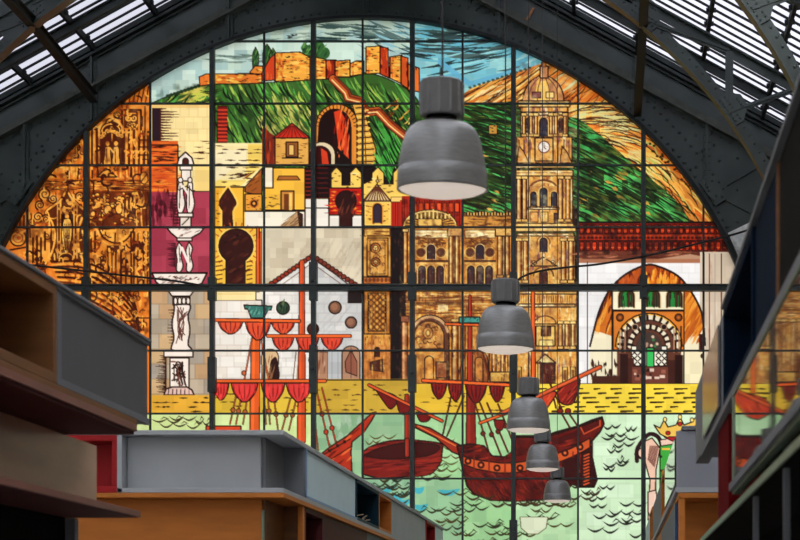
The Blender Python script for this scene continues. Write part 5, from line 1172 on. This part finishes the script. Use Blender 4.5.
bm = bmesh.new(); box(bm, X-.012, X+.03, 2.5, 8.5, E+.72, E+.75); box(bm, X-.012, X+.03, 8.445, 8.5, E+.75, E+1.24); box(bm, X-.012, X+.03, 2.5, 8.5, E+1.237, E+1.248); part('display_frame', bm, GREEN, t, .003)
part('display_rail', Bx(X-.03, X-.014, 2.5, 8.5, E+.735, E+.775), GREYM, t, .003)
part('display_back', Bx(X+.3, X+1.4, 2.5, 8.9, E+.72, E+1.24), BLK, t, 0)
part('side_post', Bx(X+.02, X+.2, 9.2, 10.1, E+.667, E+1.245), mat('dark_red_post_paint', (100, 16, 22), .85, 0, .03), t, .004, 'wine red post')
part('inner_wall', Bx(X+.22, X+1.4, 9.0, 10.5, E+.667, E+1.245), BLK, t, 0)
part('canopy', Bx(X+.0, 2.1, 1.5, 11.6, E+.625, E+.665), BLK, t, .003)
part('canopy_edge', Bx(X-.012, X-.002, 1.5, 11.6, E+.627, E+.663), GREEN, t, .002)
part('shutter', Bx(X+.35, 2.1, 1.5, 11.4, 0, E+.622), BLK, t, 0)
for y in (6.1, 7.4): part('canopy_post', Bx(X+.005, X+.03, y, y+.03, 0, E+.62), GREYD, t, .002)
# --- far right stall
t = empty('market_stall', (1.6, 19, 0), label='far right market stall with plain grey end panel over an orange recess', cat='market stall')
X, Y0 = .6, 14.9
z1, z0 = E+1.90, E+1.33
part('end_panel', Bx(X, 2.6, Y0, Y0+.1, z0, z1-.045), mat('blue_grey_laminate', (138, 141, 152), .6, 0, .2, .05, 3), t, .003, 'plain grey end panel')
part('top_board', Bx(X-.01+.06, 2.65, Y0-.02, 29, z1-.04, z1), GREYM, t, .004)
part('shelf_board', Bx(X-.01, 2.6, Y0-.015, 29, z0-.05, z0-.002), GREYL, t, .004)
part('shelf_edge', Bx(X+.02, 2.6, Y0-.01, 29, z0-.1, z0-.052), ORNG, t, .004, 'orange shelf board')
panel(t, 'side_panel', X, 1, Y0+.12, 18.2, z0, z1-.045, GREYM, None, .04, None, .3)
part('panel_glass', Bx(X-.006, X+.012, Y0+.3, 18.0, z0+.05, z1-.08), MIRR, t, 0, 'reflecting glass')
cell(t, 'compartment', X, 1, 18.22, 19.6, z0, z1-.045, .4, .05, ORNG, BRND, 'orange open compartment')
panel(t, 'side_panel', X, 1, 19.62, 24, z0, z1-.045, GREYM, None, .04, None, .3)
cell(t, 'compartment', X, 1, 24.02, 25.4, z0, z1-.045, .4, .05, ORNG, BRND)
panel(t, 'side_panel', X, 1, 25.42, 29, z0, z1-.045, BLUEL, None, .04, None, .3)
lz1, lz0 = z0-.102, E+.73
part('recess_back', Bx(X+.05, 2.6, Y0+.5, Y0+.54, lz0, lz1), ORNG, t, .003)
part('corner_post', Bx(X+.02, X+.08, Y0, Y0+.06, lz0, lz1), ORNG, t, .003, 'orange corner post')
part('side_post', Bx(X+.01, X+.06, 15.5, 15.7, lz0, lz1), mat('blue_post_paint', (38, 74, 120), .4), t, .003, 'blue post')
panel(t, 'side_panel', X, 1, 15.8, 20, lz0, lz1, GREYM, None, .04, None, .3)
panel(t, 'side_panel', X, 1, 20.02, 29, lz0, lz1, ORNG, None, .04, None, .3)
part('ledge', Bx(X-.01, 2.6, Y0-.02, 29, lz0-.045, lz0-.002), WINE, t)
part('shutter', Bx(X+.35, 2.6, Y0+.3, 29, 0, lz0-.047), BLK, t, 0)

# ---------------------------------------------------------------- daylight
w_ = bpy.data.worlds.new('sky'); bpy.context.scene.world = w_; w_.use_nodes = True; nt = w_.node_tree; N = nt.nodes; L = nt.links
bg = N['Background']; tc = N.new('ShaderNodeTexCoord'); sp = N.new('ShaderNodeSeparateXYZ'); L.new(tc.outputs['Generated'], sp.inputs[0])
rp = N.new('ShaderNodeValToRGB'); mr = N.new('ShaderNodeMapRange'); mr.inputs['From Min'].default_value = -1; L.new(sp.outputs['Z'], mr.inputs['Value']); L.new(mr.outputs[0], rp.inputs[0])
rp.color_ramp.elements[0].position = .49; rp.color_ramp.elements[0].color = (.8, .78, .75, 1); rp.color_ramp.elements[1].position = .51; rp.color_ramp.elements[1].color = (.97, .985, 1, 1)
L.new(rp.outputs[0], bg.inputs['Color']); bg.inputs['Strength'].default_value = 2.6
sl = bpy.data.lights.new('sun', 'SUN'); sl.energy = 4.0; sl.angle = math.radians(4); so = bpy.data.objects.new('sun', sl); C.objects.link(so)
so.rotation_euler = Vector((-.75, .35, -.62)).to_track_quat('-Z', 'Y').to_euler()

# ---------------------------------------------------------------- camera
cam = bpy.data.cameras.new('camera'); co_ = bpy.data.objects.new('camera', cam); C.objects.link(co_)
co_.location = (0, 0, EYE); co_.rotation_euler = (PI/2, 0, 0)
cam.lens = 72; cam.sensor_width = 36; cam.shift_x = -(CX-400)/800; cam.shift_y = (CY-270)/800; cam.clip_end = 200
cam.dof.use_dof = True; cam.dof.focus_distance = 31; cam.dof.aperture_fstop = 4.5
s = bpy.context.scene; s.camera = co_
s.view_settings.view_transform = 'Standard'; s.view_settings.look = 'None'; s.view_settings.gamma = 1; s.view_settings.exposure = 0
try: s.view_settings.use_curve_mapping = False
except Exception: pass
